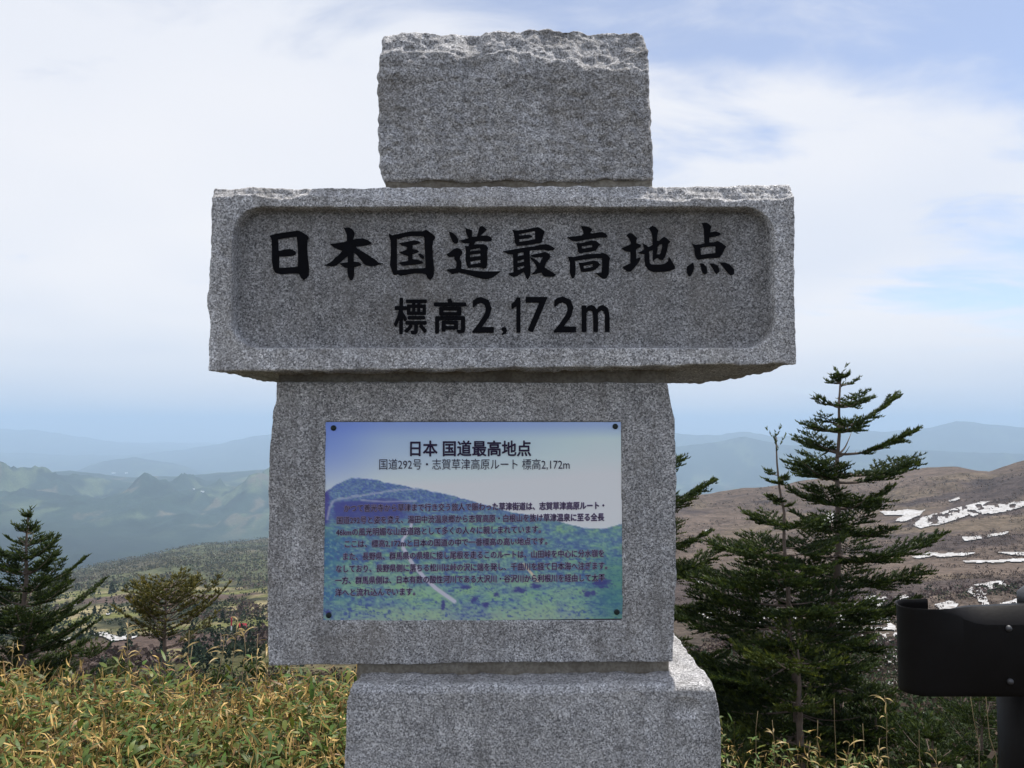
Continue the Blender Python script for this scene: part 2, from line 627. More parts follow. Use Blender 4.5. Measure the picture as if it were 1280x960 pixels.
def build_ground():
    dense = np.radians(np.arange(-42, 42.01, 0.19))
    coarse = np.radians(np.concatenate([np.arange(45.5, 180, 3.0)]))
    az = np.concatenate([-coarse[::-1], dense, coarse])
    def seg(a, b, n):
        return np.exp(np.linspace(math.log(a), math.log(b), n, endpoint=False))
    ds = np.concatenate([[0.25], seg(0.8, 30, 36), seg(30, 500, 90), seg(500, 3050, 130), seg(3050, 6500, 26),
                         seg(6500, 13200, 120), seg(13200, 62000, 90), [62000]])
    A, D = np.meshgrid(az, ds)
    X, Y = D * np.sin(A), D * np.cos(A)
    x, y = X.ravel(), Y.ravel()
    z = height(x, y)
    V = np.stack([x, y, z], 1)
    nr, nc = A.shape
    TAB['az'], TAB['ld'], TAB['z'] = az, np.log(ds), z.reshape(nr, nc)
    i = np.arange(nr - 1)[:, None] * nc
    j = np.arange(nc)[None, :]
    j2 = (j + 1) % nc
    q = np.stack([i + j, i + j2, i + nc + j2, i + nc + j], -1).reshape(-1, 4)
    # middle cap
    V = np.vstack([V, [[0, 0, float(z[:nc].mean())]]])
    t = np.stack([np.full(nc, len(V) - 1), (np.arange(nc) + 1) % nc, np.arange(nc)], 1)
    # colours of the cover itself
    d = np.hypot(V[:, 0], V[:, 1])
    a = np.arctan2(V[:, 0], V[:, 1])
    p = lambda s, o=0: np.stack([V[:, 0] / s + o, V[:, 1] / s, np.full(len(V), float(o))], 1)
    col_ = np.zeros((len(V), 3))
    def lay(mask, c):
        nonlocal col_
        col_ = col_ * (1 - mask[:, None]) + np.array(c) * mask[:, None]
    lay(np.ones(len(V)), (0.07, 0.058, 0.035))
    right = sstep(-0.05, 0.15, a)
    # left valley: meadow, tan grass, scrub
    m = sstep(25, 60, d)
    lay(m, (0.085, 0.080, 0.045))
    n1 = fbm(p(75.0, 3), 5, 31)
    n2 = fbm(p(38.0, 9), 5, 41)
    n3 = fbm(p(160.0, 9), 4, 47)
    lay(m * sstep(-0.12, 0.02, n1) * (1 - right), (0.130, 0.135, 0.050))
    lay(m * sstep(0.12, 0.22, n2) * (1 - right), (0.24, 0.205, 0.115))
    lay(m * sstep(0.16, 0.28, -n1) * (1 - right), (0.042, 0.045, 0.028))
    lay(m * sstep(0.22, 0.34, n3) * (1 - right), (0.10, 0.072, 0.060))
    lay(sstep(18, 30, d) * (1 - sstep(120, 260, d + 60 * n1)) * (1 - right), (0.055, 0.048, 0.030))
    # birch wood on the rounded hill
    wd = sstep(1150, 1500, d + 240 * n3) * (1 - sstep(4300, 4700, d)) * (1 - right)
    lay(wd, (0.088, 0.096, 0.055))
    lay(wd * sstep(0.05, 0.35, fbm(p(300.0, 2), 5, 51)), (0.115, 0.105, 0.075))
    lay(wd * sstep(0.1, 0.3, -fbm(p(210.0, 4), 5, 57)), (0.052, 0.058, 0.044))
    # moor on the right
    mr = right * sstep(40, 110, d) * (1 - sstep(2600, 3200, d))
    lay(mr, (0.112, 0.086, 0.070))
    lay(mr * sstep(0.02, 0.25, fbm(p(95.0, 6), 5, 61)), (0.128, 0.100, 0.074))
    lay(mr * sstep(0.05, 0.25, -fbm(p(120.0, 8), 5, 67)), (0.070, 0.055, 0.051))
    lay(mr * (1 - sstep(170, 420, d + 120 * n1)) * 0.8, (0.070, 0.058, 0.048))
    # far forested country
    mf = sstep(4300, 5000, d)
    lay(mf, (0.028, 0.046, 0.030))
    pf = lambda sx, sy, o: np.stack([V[:, 0] / sx + o, V[:, 1] / sy, np.full(len(V), float(o))], 1)
    lay(mf * (1 - sstep(6300, 8000, d + 500 * n1)), (0.014, 0.022, 0.018))
    f1 = fbm(pf(420.0, 1500.0, 5), 6, 71, 0.62)
    f2 = fbm(pf(210.0, 620.0, 7), 6, 77, 0.62)
    lay(mf * sstep(0.10, 0.26, f1) * sstep(6800, 8600, d) * (1 - 0.5 * sstep(14000, 20000, d)), (0.090, 0.115, 0.058))
    lay(mf * sstep(7000, 8200, d) * sstep(0.29, 0.38, f2) * (1 - sstep(14000, 18000, d)), (0.105, 0.095, 0.062))
    lay(mf * sstep(0.08, 0.25, -f2), (0.018, 0.030, 0.018))
    me = mesh_np('ground', V, q, t, col_, smooth=True)
    return tag(obj('ground', me, M_terrain), kind='structure')


build_ground()


def height(x, y):
    """height of the finished ground sheet (looked up between its vertices)"""
    x = np.asarray(x, float).ravel()
    y = np.asarray(y, float).ravel()
    az, ld, z = TAB['az'], TAB['ld'], TAB['z']
    a = np.clip(np.arctan2(x, y), az[0], az[-1] - 1e-9)
    l = np.clip(np.log(np.maximum(np.hypot(x, y), 0.3)), ld[0], ld[-1] - 1e-9)
    i = np.clip(np.searchsorted(az, a, 'right') - 1, 0, len(az) - 2)
    j = np.clip(np.searchsorted(ld, l, 'right') - 1, 0, len(ld) - 2)
    u = (a - az[i]) / (az[i + 1] - az[i])
    e0, e1 = np.exp(ld[j]), np.exp(ld[j + 1])
    v = (np.exp(l) - e0) / (e1 - e0)
    return (z[j, i] * (1 - u) + z[j, i + 1] * u) * (1 - v) + (z[j + 1, i] * (1 - u) + z[j + 1, i + 1] * u) * v


def hit(px, py, dmin=40, dmax=20000):
    """where a picture ray first meets the terrain"""
    r = ray(px, py)
    h = math.hypot(r[0], r[1])
    ds = np.exp(np.linspace(math.log(dmin), math.log(dmax), 1600))
    x, y, zr = r[0] / h * ds, r[1] / h * ds, EYE + r[2] / h * ds
    below = zr < height(x, y)
    if not below.any():
        return None
    k = int(np.argmax(below))
    return Vector((x[k], y[k], float(height(x[k:k + 1], y[k:k + 1])[0])))


# snow patches: outline corners as (column, row) of the picture, laid on the terrain
def snow(pts, label, group, lift=0.5, dmin=60, holes=0.0, cell=0.75, seed=0, name='snow_patch', mat=None, cat='snow patch'):
    pts = np.array(pts, float)
    x0, y0 = pts.min(0) - 2
    x1, y1 = pts.max(0) + 2
    # work on the ground plane fitted under the patch: fine rows in the picture become real strips of ground
    xs = np.arange(x0, x1, cell)
    ys = np.arange(y0, y1, cell)
    GX, GY = np.meshgrid(xs, ys)
    gx, gy = GX.ravel(), GY.ravel()
    w = np.stack([gx / 9, gy / 4, np.full_like(gx, seed)], 1)
    qx = gx + 2.2 * fbm(w, 3, 90)
    qy = gy + 1.2 * fbm(w + 50, 3, 91)
    inside = np.zeros(len(gx), bool)
    n = len(pts)
    for i in range(n):
        ax, ay = pts[i]
        bx, by = pts[(i + 1) % n]
        c = ((ay > qy) != (by > qy)) & (qx < (bx - ax) * (qy - ay) / (by - ay + 1e-9) + ax)
        inside ^= c
    if holes:
        inside &= fbm(np.stack([gx / 7, gy / 3.5, np.full_like(gx, seed + 3)], 1), 4, 95) > holes
    u, v = (gx - 640) / F, (480 - gy) / F
    rx, ry, rz = u, math.cos(PITCH) - v * math.sin(PITCH), math.sin(PITCH) + v * math.cos(PITCH)
    hh = np.hypot(rx, ry)
    ds = np.exp(np.linspace(math.log(dmin), math.log(2600), 260))
    best = np.full(len(gx), np.nan)
    prev = None
    for dd in ds:
        X, Y = rx / hh * dd, ry / hh * dd
        df = EYE + rz / hh * dd - height(X, Y)
        if prev is not None:
            new = (df < 0) & np.isnan(best)
            f = prev / (prev - df + 1e-9)
            best = np.where(new, pd + (dd - pd) * np.clip(f, 0, 1), best)
        prev, pd = df, dd
    ok = inside & ~np.isnan(best)
    X, Y = rx / hh * best, ry / hh * best
    Z = height(np.nan_to_num(X), np.nan_to_num(Y)) + lift * 0.5 + 0.0010 * np.nan_to_num(best)
    nr, nc = GX.shape
    okg = ok.reshape(nr, nc)
    bg_ = np.nan_to_num(best).reshape(nr, nc)
    cells = okg[:-1, :-1] & okg[:-1, 1:] & okg[1:, :-1] & okg[1:, 1:]
    st = np.stack([bg_[:-1, :-1], bg_[:-1, 1:], bg_[1:, :-1], bg_[1:, 1:]])
    cells &= (st.max(0) < st.min(0) * 1.12)
    ii, jj = np.nonzero(cells)
    if len(ii) < 2:
        return None
    q = np.stack([ii * nc + jj, (ii + 1) * nc + jj, (ii + 1) * nc + jj + 1, ii * nc + jj + 1], 1)
    used, inv = np.unique(q, return_inverse=True)
    V = np.stack([X, Y, Z], 1)[used]
    c0 = V.mean(0)
    me = mesh_np('snow_patch', V - c0, inv.reshape(-1, 4), smooth=True)
    return tag(obj(name, me, mat or M_snow, loc=tuple(c0)), label, cat, group)


GS = 'old snow patches on the brown moor'
snow([(1140, 657), (1152, 648), (1180, 640), (1205, 633), (1235, 627), (1245, 623), (1228, 634), (1282, 627), (1300, 624), (1300, 632), (1250, 642), (1205, 648), (1175, 657), (1150, 662)],
     'largest white snow streak, slanting across the upper moor towards the right edge', GS, seed=1, holes=-0.30)
snow([(1098, 640), (1140, 638), (1155, 640), (1135, 646), (1105, 645)], 'thin snow streak just right of the tall fir, upper moor', GS, seed=2)
snow([(1118, 652), (1135, 642), (1158, 638), (1150, 646), (1130, 654)], 'short slanting snow wedge between the fir and the largest streak', GS, seed=3)
snow([(1185, 627), (1200, 622), (1202, 625), (1188, 629)], 'tiny snow fleck above the largest streak', GS, seed=4, cell=.7)
snow([(1202, 673), (1226, 671), (1228, 675), (1206, 678)], 'small snow dash below the largest streak', GS, seed=5, cell=.7)
snow([(1232, 670), (1262, 665), (1260, 669), (1236, 673)], 'narrow snow dash beside the small one, below the largest streak', GS, seed=6, cell=.7)
snow([(1138, 697), (1160, 692), (1180, 693), (1172, 696), (1146, 700)], 'thin snow line right of the fir at mid moor', GS, seed=7, cell=.7)
snow([(1164, 696), (1185, 692), (1222, 692), (1210, 696), (1175, 698)], 'long thin snow line in the middle of the moor', GS, seed=8, cell=.7)
snow([(1242, 692), (1300, 690), (1300, 697), (1268, 696)], 'snow strip at the right edge, mid moor', GS, seed=9, cell=.7)
snow([(1200, 702), (1240, 701), (1300, 698), (1300, 703), (1240, 705), (1206, 705)], 'long low snow strip just under the mid moor strip', GS, seed=10, cell=.7)
snow([(1206, 740), (1218, 732), (1240, 728), (1265, 726), (1272, 731), (1258, 736), (1238, 739), (1232, 746), (1238, 758), (1262, 753), (1285, 745), (1285, 756), (1250, 762), (1225, 762), (1222, 750)],
     'curved hook shaped snow patch above the black guardrail', GS, seed=11, holes=-0.25)
snow([(1168, 758), (1185, 752), (1200, 756), (1196, 763), (1175, 764)], 'small snow patch just above the guardrail end', GS, seed=12)
snow([(1118, 748), (1132, 744), (1136, 748), (1124, 752)], 'little snow fleck left of the guardrail end', GS, seed=13, cell=.7)
snow([(1030, 800), (1050, 765), (1080, 748), (1112, 742), (1118, 760), (1112, 775), (1130, 800), (1124, 840), (1105, 850), (1080, 830)],
     'broken snowfield seen through the fir branches beside the guardrail', GS, seed=14, holes=-0.02)
snow([(1085, 858), (1118, 850), (1122, 857), (1105, 862), (1090, 864)], 'bright snow patch below the broken snowfield', GS, seed=15)
snow([(1135, 895), (1150, 885), (1160, 893), (1158, 915), (1140, 918)], 'snow patch under the guardrail end plate', GS, seed=16, dmin=45)
snow([(870, 728), (884, 720), (892, 718), (888, 726), (876, 732)], 'snow patch low on the slope right of the information stone', GS, seed=17, cell=.7)
snow([(850, 770), (880, 760), (960, 768), (1000, 764), (1010, 775), (960, 782), (880, 776), (855, 778)], 'speckled snow band behind the fir right of the monument', GS, seed=18, holes=0.02)
snow([(880, 664), (888, 662), (887, 666), (881, 668)], 'small snow fleck on the slope beside the information stone', GS, seed=19, cell=.7)
snow([(1020, 648), (1045, 640), (1058, 645), (1040, 655), (1025, 655)], 'snow streak seen between the fir branches, upper moor', GS, seed=20)
snow([(985, 880), (1015, 872), (1030, 884), (1000, 892)], 'snow patch low between the fir trunks', GS, seed=22, dmin=45)
GL = 'old snow patches in the left valley'
snow([(68, 806), (82, 800), (100, 793), (102, 797), (86, 804), (72, 809)], 'slanting snow strip in the valley beside the left fir', GL, seed=31, cell=.7)
snow([(113, 794), (130, 791), (140, 794), (150, 798), (160, 794), (158, 801), (140, 803), (128, 797)], 'broken snow strip in the valley left of the windswept fir', GL, seed=32, cell=.7)
snow([(132, 768), (140, 766), (138, 770), (133, 771)], 'tiny snow fleck on the green meadow', GL, seed=33, cell=.6)
snow([(296, 816), (312, 815), (312, 818), (298, 818)], 'small snow dash above the tan grass by the monument', GL, seed=34, cell=.6)
snow([(90, 757), (98, 752), (100, 755), (94, 759)], 'tiny snow fleck at the upper edge of the meadow', GL, seed=35, cell=.6)
snow([(163, 797), (172, 795), (170, 799), (164, 800)], 'last snow crumb beside the broken strip in the valley', GL, seed=36, cell=.6)

# ------------------------------------------------------------------ far scrub and conifers on the slopes
def tuft_template(n, conical, rs, leaf=0.17):
    """small leaf quads spread through a crown, unit height"""
    r = np.random.default_rng(rs)
    if conical:
        h = r.random(n) ** 0.8
        rad = (1 - h) * 0.28 * (0.5 + 0.5 * r.random(n)) + 0.02
        an = r.random(n) * 2 * np.pi
        c = np.stack([rad * np.cos(an), rad * np.sin(an), h * 0.98 + 0.02], 1)
        s = 0.07 + 0.09 * (1 - h)
    else:
        v = r.normal(size=(n, 3))
        v /= np.linalg.norm(v, axis=1)[:, None]
        c = v * (0.55 + 0.4 * r.random(n))[:, None] * np.array([0.75, 0.75, 0.45])
        c[:, 2] += 0.38
        c += 0.12 * r.normal(size=(n, 3)) * np.array([1, 1, 0.5])
        s = np.full(n, leaf) * (0.6 + 0.8 * r.random(n))
    a = r.normal(size=(n, 3))
    a /= np.linalg.norm(a, axis=1)[:, None]
    b = np.cross(a, r.normal(size=(n, 3)))
    b /= np.linalg.norm(b, axis=1)[:, None]
    s = s[:, None]
    q = np.stack([c - a * s, c + b * s * 0.8, c + a * s, c - b * s * 0.8], 1)
    return q            # n,4,3


def scatter(name, P, H, colr, conical, nq, rs, mat=M_far, leaf=0.17):
    tm = [tuft_template(nq, conical, rs + k, leaf) for k in range(6)]
    V, Cc = [], []
    for k in range(6):
        sel = np.arange(len(P)) % 6 == k
        if not sel.any():
            continue
        p, h = P[sel], H[sel]
        c = colr[sel]
        an = rng.random(len(p)) * 2 * np.pi
        ca, sa = np.cos(an), np.sin(an)
        t = tm[k].reshape(-1, 3)
        X = t[None, :, 0] * ca[:, None] - t[None, :, 1] * sa[:, None]
        Y = t[None, :, 0] * sa[:, None] + t[None, :, 1] * ca[:, None]
        Z = np.broadcast_to(t[None, :, 2], X.shape)
        W = np.stack([X, Y, Z], -1) * h[:, None, None] + p[:, None, :]
        V.append(W.reshape(-1, 3))
        j = 0.75 + 0.5 * rng.random((len(p), nq, 1, 1))
        cc = np.broadcast_to(c[:, None, None, :] * j, (len(p), nq, 4, 3))
        Cc.append(cc.reshape(-1, 3))
    V = np.concatenate(V)
    Cc = np.concatenate(Cc)
    q = np.arange(len(V)).reshape(-1, 4)
    return mesh_np(name, V, q, colors=Cc)


def field(n, pxa, pxb, d0, d1, seed, thr, scale):
    r = np.random.default_rng(seed)
    px = pxa + (pxb - pxa) * r.random(n)
    d = np.exp(math.log(d0) + (math.log(d1) - math.log(d0)) * r.random(n) ** 0.8)
    az = np.arctan((px - 640) / F)
    x, y = d * np.sin(az), d * np.cos(az)
    nn = fbm(np.stack([x / scale, y / scale, np.full(n, 3.0)], 1), 4, seed)
    k = nn > thr
    x, y, d = x[k], y[k], d[k]
    return np.stack([x, y, height(x, y) - 0.1], 1), d


def stuff(name, me, label, cat):
    return tag(obj(name, me, M_far), label, cat, kind='stuff')


P, d = field(14500, -250, 720, 70, 1500, 101, 0.28, 60)
H = (1.6 + 2.2 * rng.random(len(P))) * (0.8 + d / 900)
cc = np.array([0.030, 0.042, 0.022])[None] * (0.8 + 0.6 * rng.random((len(P), 1)))
stuff('dwarf_pine_scrub', scatter('dwarf_pine_scrub', P, H, cc, False, 13, 1), 'dark green dwarf pine scrub scattered over the left valley meadows', 'scrub')
P, d = field(9500, -250, 720, 110, 1600, 102, 0.30, 80)
H = (2.4 + 3.0 * rng.random(len(P))) * (0.8 + d / 1200)
cc = np.array([0.085, 0.062, 0.055])[None] * (0.7 + 0.7 * rng.random((len(P), 1)))
stuff('bare_scrub', scatter('bare_scrub', P, H, cc, False, 11, 11), 'brown leafless scrub in the left valley', 'scrub')
P, d = field(3200, -250, 720, 150, 1500, 103, 0.19, 70)
H = (3 + 4.0 * rng.random(len(P))) * (0.8 + d / 1100)
cc = np.array([0.022, 0.036, 0.022])[None] * (0.8 + 0.5 * rng.random((len(P), 1)))
stuff('small_conifers', scatter('small_conifers', P, H, cc, True, 18, 21), 'small dark conifers dotted over the left valley', 'conifers')
P, d = field(4200, 760, 1400, 60, 420, 104, -0.02, 38)
H = (0.9 + 1.3 * rng.random(len(P))) * (0.8 + d / 500)
cc = np.where(rng.random((len(P), 1)) < 0.45, np.array([[0.034, 0.045, 0.024]]), np.array([[0.085, 0.06, 0.055]])) * (0.7 + 0.6 * rng.random((len(P), 1)))
stuff('hollow_scrub', scatter('hollow_scrub', P, H, cc, False, 22, 31), 'dark pine and purple brown scrub in the hollow behind the right firs', 'scrub')
P, d = field(9500, 760, 1400, 330, 1480, 105, -0.05, 90)
H = (0.9 + 1.2 * rng.random(len(P))) * (0.7 + d / 900)
cc = np.array([0.085, 0.066, 0.056])[None] * (0.7 + 0.6 * rng.random((len(P), 1)))
stuff('moor_scrub', scatter('moor_scrub', P, H, cc, False, 10, 41), 'low brown scrub on the open moor', 'scrub')

P, d = field(16000, -180, 740, 1250, 3300, 106, -0.25, 200)
H = (7 + 6 * rng.random(len(P)))
cc = np.where(rng.random((len(P), 1)) < 0.18, np.array([[0.060, 0.075, 0.042]]), np.array([[0.118, 0.110, 0.075]])) * (0.8 + 0.4 * rng.random((len(P), 1)))
stuff('birch_wood', scatter('birch_wood', P, H, cc, False, 5, 51, leaf=0.20), 'grey green wood covering the rounded hill in the left middle distance', 'wood')

for nm_, pa, pb, sd_, lb in (('slope_shrubs', -250, 760, 107, 'dark leafy shrubs on the falling slope just behind the left bamboo grass'), ('slope_shrubs', 800, 1450, 108, 'dark and purple brown shrubs on the slope below the right firs')):
    P, d = field(2000, pa, pb, 11, 170, sd_, -0.2, 9)
    H = (0.5 + 0.6 * rng.random(len(P))) * (0.9 + d / 50)
    cc = np.where(rng.random((len(P), 1)) < 0.55, np.array([[0.032, 0.048, 0.020]]), np.array([[0.085, 0.062, 0.048]])) * (0.7 + 0.6 * rng.random((len(P), 1)))
    stuff(nm_, scatter(nm_, P, H, cc, False, 70, 61, leaf=0.075), lb, 'shrubs')

# valley conifers that can be picked out singly
con_me = [scatter('valley_conifer', np.zeros((1, 3)), np.ones(1), np.array([[0.022, 0.036, 0.020]]), True, 70, 200 + k) for k in range(4)]
spots = [(215, 800, 'beside the windswept fir'), (238, 798, 'right of the windswept fir'), (248, 812, 'above the dry grass right of the windswept fir'), (324, 796, 'just left of the information stone'),
         (278, 778, 'below the pale clearing'), (140, 742, 'on the upper meadow'), (118, 770, 'on the meadow beside the left fir'), (102, 804, 'between the two snow strips in the valley'),
         (265, 800, 'in the middle of the pale meadow'), (312, 800, 'below the red roofed hut'), (60, 806, 'behind the left fir'), (178, 770, 'left of the windswept crown')]
for i, (px, py, where) in enumerate(spots):
    h_ = hit(px, py, 100)
    if h_ is None:
        continue
    dd = math.hypot(h_.x, h_.y)
    o = obj('valley_conifer', con_me[i % 4], M_far, loc=(h_.x, h_.y, h_.z - 0.1))
    s = (11 + 5 * random.random()) * dd / F
    o.scale = (s * 1.1, s * 1.1, s)
    tag(o, 'small dark conifer ' + where, 'tree', 'single conifers in the left valley')

# ------------------------------------------------------------------ hut, mast, far sheds
h_ = hit(303, 789, 100)
dd = math.hypot(h_.x, h_.y)
u = dd / F
hut = empty('mountain_hut', (h_.x, h_.y, h_.z), 'little mountain hut with a bright red roof in the left valley', 'hut')
mb = MB(); mb.box((-5 * u, -3 * u, -1 * u), (5 * u, 3 * u, 4 * u)); obj('wall', mb.mesh('wall'), M_wall, hut)
mb = MB()
mb.v += [(-6 * u, -4 * u, 4 * u), (6 * u, -4 * u, 4 * u), (6 * u, 4 * u, 4 * u), (-6 * u, 4 * u, 4 * u), (-4.5 * u, 0, 9 * u), (4.5 * u, 0, 9 * u)]
mb.f += [(0, 1, 5, 4), (2, 3, 4, 5), (1, 2, 5), (3, 0, 4), (3, 2, 1, 0)]
obj('roof', mb.mesh('roof'), M_red, hut)
mb = MB(); mb.box((-1.2 * u, -3.1 * u, 0), (1.2 * u, -2.95 * u, 2.8 * u)); obj('door', mb.mesh('door'), M_bolt, hut)
h_ = hit(289, 792, 100); u = math.hypot(h_.x, h_.y) / F
mast = empty('lift_mast', (h_.x, h_.y, h_.z), 'thin red and white mast standing left of the red roofed hut', 'mast')
for k in range(4):
    mb = MB(); mb.tube([(0, 0, k * 4.5 * u), (0, 0, (k + 1) * 4.5 * u)], [1.0 * u, 0.9 * u], 6)
    obj('mast_section', mb.mesh('mast_section'), M_red if k >= 2 else M_white, mast)
for i, (px, py, w, lab) in enumerate([(142, 592, 6, 'white sheds shining at the foot of the hazy pointed hill'), (158, 592, 5, 'second white shed right of the first at the hazy hill foot'),
                                (242, 612, 4, 'white shed on the blue range near the pale field'), (253, 616, 6, 'long pale shed below the white one on the blue range'),
                                (56, 672, 5, 'pale shed behind the top of the left fir')]):
    h_ = hit(px, py, 3000, 24000)
    if h_ is None:
        continue
    u = math.hypot(h_.x, h_.y) / F
    u *= 0.62
    mb = MB(); mb.box((-w / 2 * u, -u, -u), (w / 2 * u, u, 1.3 * u))
    b = len(mb.v)
    mb.v += [(-w / 2 * u, -1.2 * u, 1.3 * u), (w / 2 * u, -1.2 * u, 1.3 * u), (w / 2 * u, 1.2 * u, 1.3 * u), (-w / 2 * u, 1.2 * u, 1.3 * u), (-w / 2 * u, 0, 1.9 * u), (w / 2 * u, 0, 1.9 * u)]
    mb.f += [(b, b + 1, b + 5, b + 4), (b + 2, b + 3, b + 4, b + 5), (b + 1, b + 2, b + 5), (b + 3, b, b + 4)]
    tag(obj('distant_shed', mb.mesh('distant_shed'), M_white, loc=tuple(h_)), lab, 'shed', 'white sheds far away in the valley')

# ------------------------------------------------------------------ the stone monument
MON_Y = 1.60
mon = empty('stone_monument', (0.02, 1.85, 0.0), 'rough grey granite monument of stacked blocks with black Japanese lettering and an information panel', 'monument')
MO = Vector(mon.location)


def prof(tab, Y, axis):
    """outline table [(col,row)...] -> (world along, world across) sorted for interpolation"""
    P_ = [at(a, b, Y) for a, b in tab]
    if axis == 'z':
        A = sorted((p.z, p.x) for p in P_)
    else:
        A = sorted((p.x, p.z) for p in P_)
    return np.array([a[0] for a in A]), np.array([a[1] for a in A])


def stone(name, Y, depth, L, R, T, B, cell, dcell, mat, chip=(0.003, 0.016), amp=0.0022, amp2=0.0012, seed=0, carve=None, shape=None,
          zfine=None, side_amp=2.5, tone_fn=None):
    Lz, Lx = prof(L, Y, 'z')
    Rz, Rx = prof(R, Y, 'z')
    Tx, Tz = prof(T, Y, 'x')
    Bx, Bz = prof(B, Y, 'x')
    W = Rx.mean() - Lx.mean()
    Hh = Tz.mean() - Bz.mean()
    nx, ny, nz = int(W / cell), max(6, int(depth / dcell)), int(Hh / cell)
    vs = np.linspace(0, 1, nz + 1)
    if zfine:
        a = np.linspace(0, 1 - zfine[0], zfine[1], endpoint=False)
        b = np.linspace(1 - zfine[0], 1, zfine[2] + 1)
        vs = np.concatenate([a, b])
        nz = len(vs) - 1
    idx = -np.ones((nx + 1, ny + 1, nz + 1), np.int64)
    I, J, K = np.meshgrid(np.arange(nx + 1), np.arange(ny + 1), np.arange(nz + 1), indexing='ij')
    surf = (I == 0) | (I == nx) | (J == 0) | (J == ny) | (K == 0) | (K == nz)
    idx[surf] = np.arange(surf.sum())
    i, j, k = I[surf], J[surf], K[surf]
    u, w, v = i / nx, j / ny, vs[k]
    # solve outline
    z = Bz.mean() + Hh * v
    x = Lx.mean() + W * u
    for _ in range(3):
        zt, zb = np.interp(x, Tx, Tz), np.interp(x, Bx, Bz)
        z = zb + (zt - zb) * v
        xl, xr = np.interp(z, Lz, Lx), np.interp(z, Rz, Rx)
        x = xl + (xr - xl) * u
    y = Y + depth * w
    P_ = np.stack([x, y, z], 1)
    # rounding with a chipped, changing radius
    cs = np.array([x * 0 + (xl + xr) / 2, y * 0 + Y + depth / 2, (zt + zb) / 2]).T
    hs = np.stack([(xr - xl) / 2, np.full_like(x, depth / 2), (zt - zb) / 2], 1)
    q = P_ - cs
    ch = sstep(-0.1, 0.75, fbm(P_ / 0.05, 3, seed + 5))
    rad = (chip[0] + (chip[1] - chip[0]) * ch ** 1.5)[:, None]
    inner = np.clip(q, -(hs - rad), hs - rad)
    dv = q - inner
    ln = np.linalg.norm(dv, axis=1)[:, None]
    nrm = dv / np.maximum(ln, 1e-9)
    P_ = cs + inner + nrm * rad
    n1 = fbm(P_ / 0.055, 3, seed) * amp + fbm(P_ / 0.016, 3, seed + 40) * amp2
    n1 = n1 + np.abs(fbm(P_ / 0.11, 3, seed + 70, ridged=True)) * amp * 0.5
    frontness = np.clip(-nrm[:, 1], 0, 1)
    fac = frontness + (1 - frontness) * side_amp
    P_ = P_ + nrm * (n1 * fac)[:, None]
    if shape is not None:
        P_ = shape(P_, nrm)
    if carve is not None:
        P_[:, 1] += carve(P_[:, 0], P_[:, 2], n1) * (nrm[:, 1] < -0.35)
    f = []

    def face(a, flip):
        aa, b_, c_, d_ = a[:-1, :-1].ravel(), a[1:, :-1].ravel(), a[1:, 1:].ravel(), a[:-1, 1:].ravel()
        f.append(np.stack([aa, d_, c_, b_] if flip else [aa, b_, c_, d_], 1))
    face(idx[:, 0, :], False)
    bk = idx[:, ny, :]
    ring = np.concatenate([bk[:, 0], bk[-1, 1:], bk[-2::-1, -1], bk[0, -2:0:-1]])[::-1]
    face(idx[0, :, :], True)
    face(idx[nx, :, :], False)
    face(idx[:, :, 0], True)
    face(idx[:, :, nz], False)
    P_ = P_ - np.array(MO)
    # bruised arrises are paler; the sunk field is honed and darker
    edge = np.clip(1 - np.abs(nrm).max(1), 0, 0.3) / 0.3
    tone = 1 + 0.22 * edge
    if tone_fn is not None:
        tone = tone * tone_fn(P_[:, 0] + MO.x, P_[:, 2] + MO.z, nrm)
    # the hidden back is closed with a fan round one middle point
    V_ = np.vstack([P_, P_[ring].mean(0)[None]])
    fan = np.stack([np.full(len(ring), len(P_)), ring, np.roll(ring, -1)], 1)
    used = np.zeros(len(V_), bool)
    Q_ = np.concatenate(f)
    used[Q_.ravel()] = True
    used[fan.ravel()] = True
    remap = np.cumsum(used) - 1
    me = mesh_np(name, V_[used], remap[Q_], remap[fan], colors=np.repeat(np.append(tone, 1.0)[used][:, None], 3, 1), smooth=True)
    return obj(name, me, mat, mon)


def zy(py, Y):
    return at(640, py, Y).z


# top stone
def top_shape(P_, n):
    x, z = P_[:, 0], P_[:, 2]
    zt = zy(30, 1.62)
    one = np.stack([x / 0.11, x * 0, x * 0], 1)
    line = zt - 0.066 + 0.036 * fbm(one, 4, 301) - 0.012 * np.sin((x + 0.1) * 9)
    line2 = zt - 0.10 + 0.03 * fbm(one * 1.3 + 9, 4, 302)
    front = np.clip(-n[:, 1], 0, 1) > 0.2
    rec = 0.005 * sstep(0, 0.006, z - line) + 0.42 * np.maximum(z - line, 0)
    m2 = sstep(0.05, 0.5, fbm(np.stack([x / 0.09, x * 0 + 4, x * 0], 1), 3, 303))
    rec += (0.004 * sstep(0, 0.006, z - line2) + 0.30 * np.clip(z - line2, 0, 0.025)) * m2
    rec += 0.009 * fbm(P_ / 0.065, 5, 309, 0.6, ridged=True)
    rec += (0.008 * fbm(P_ / 0.045, 4, 305, ridged=True) + 0.004 * fbm(P_ / 0.014, 3, 306)) * sstep(-0.03, 0.02, z - line)
    P_[:, 1] += rec * np.clip(1 - (P_[:, 1] - 1.62) / 0.36, 0, 1)
    return P_


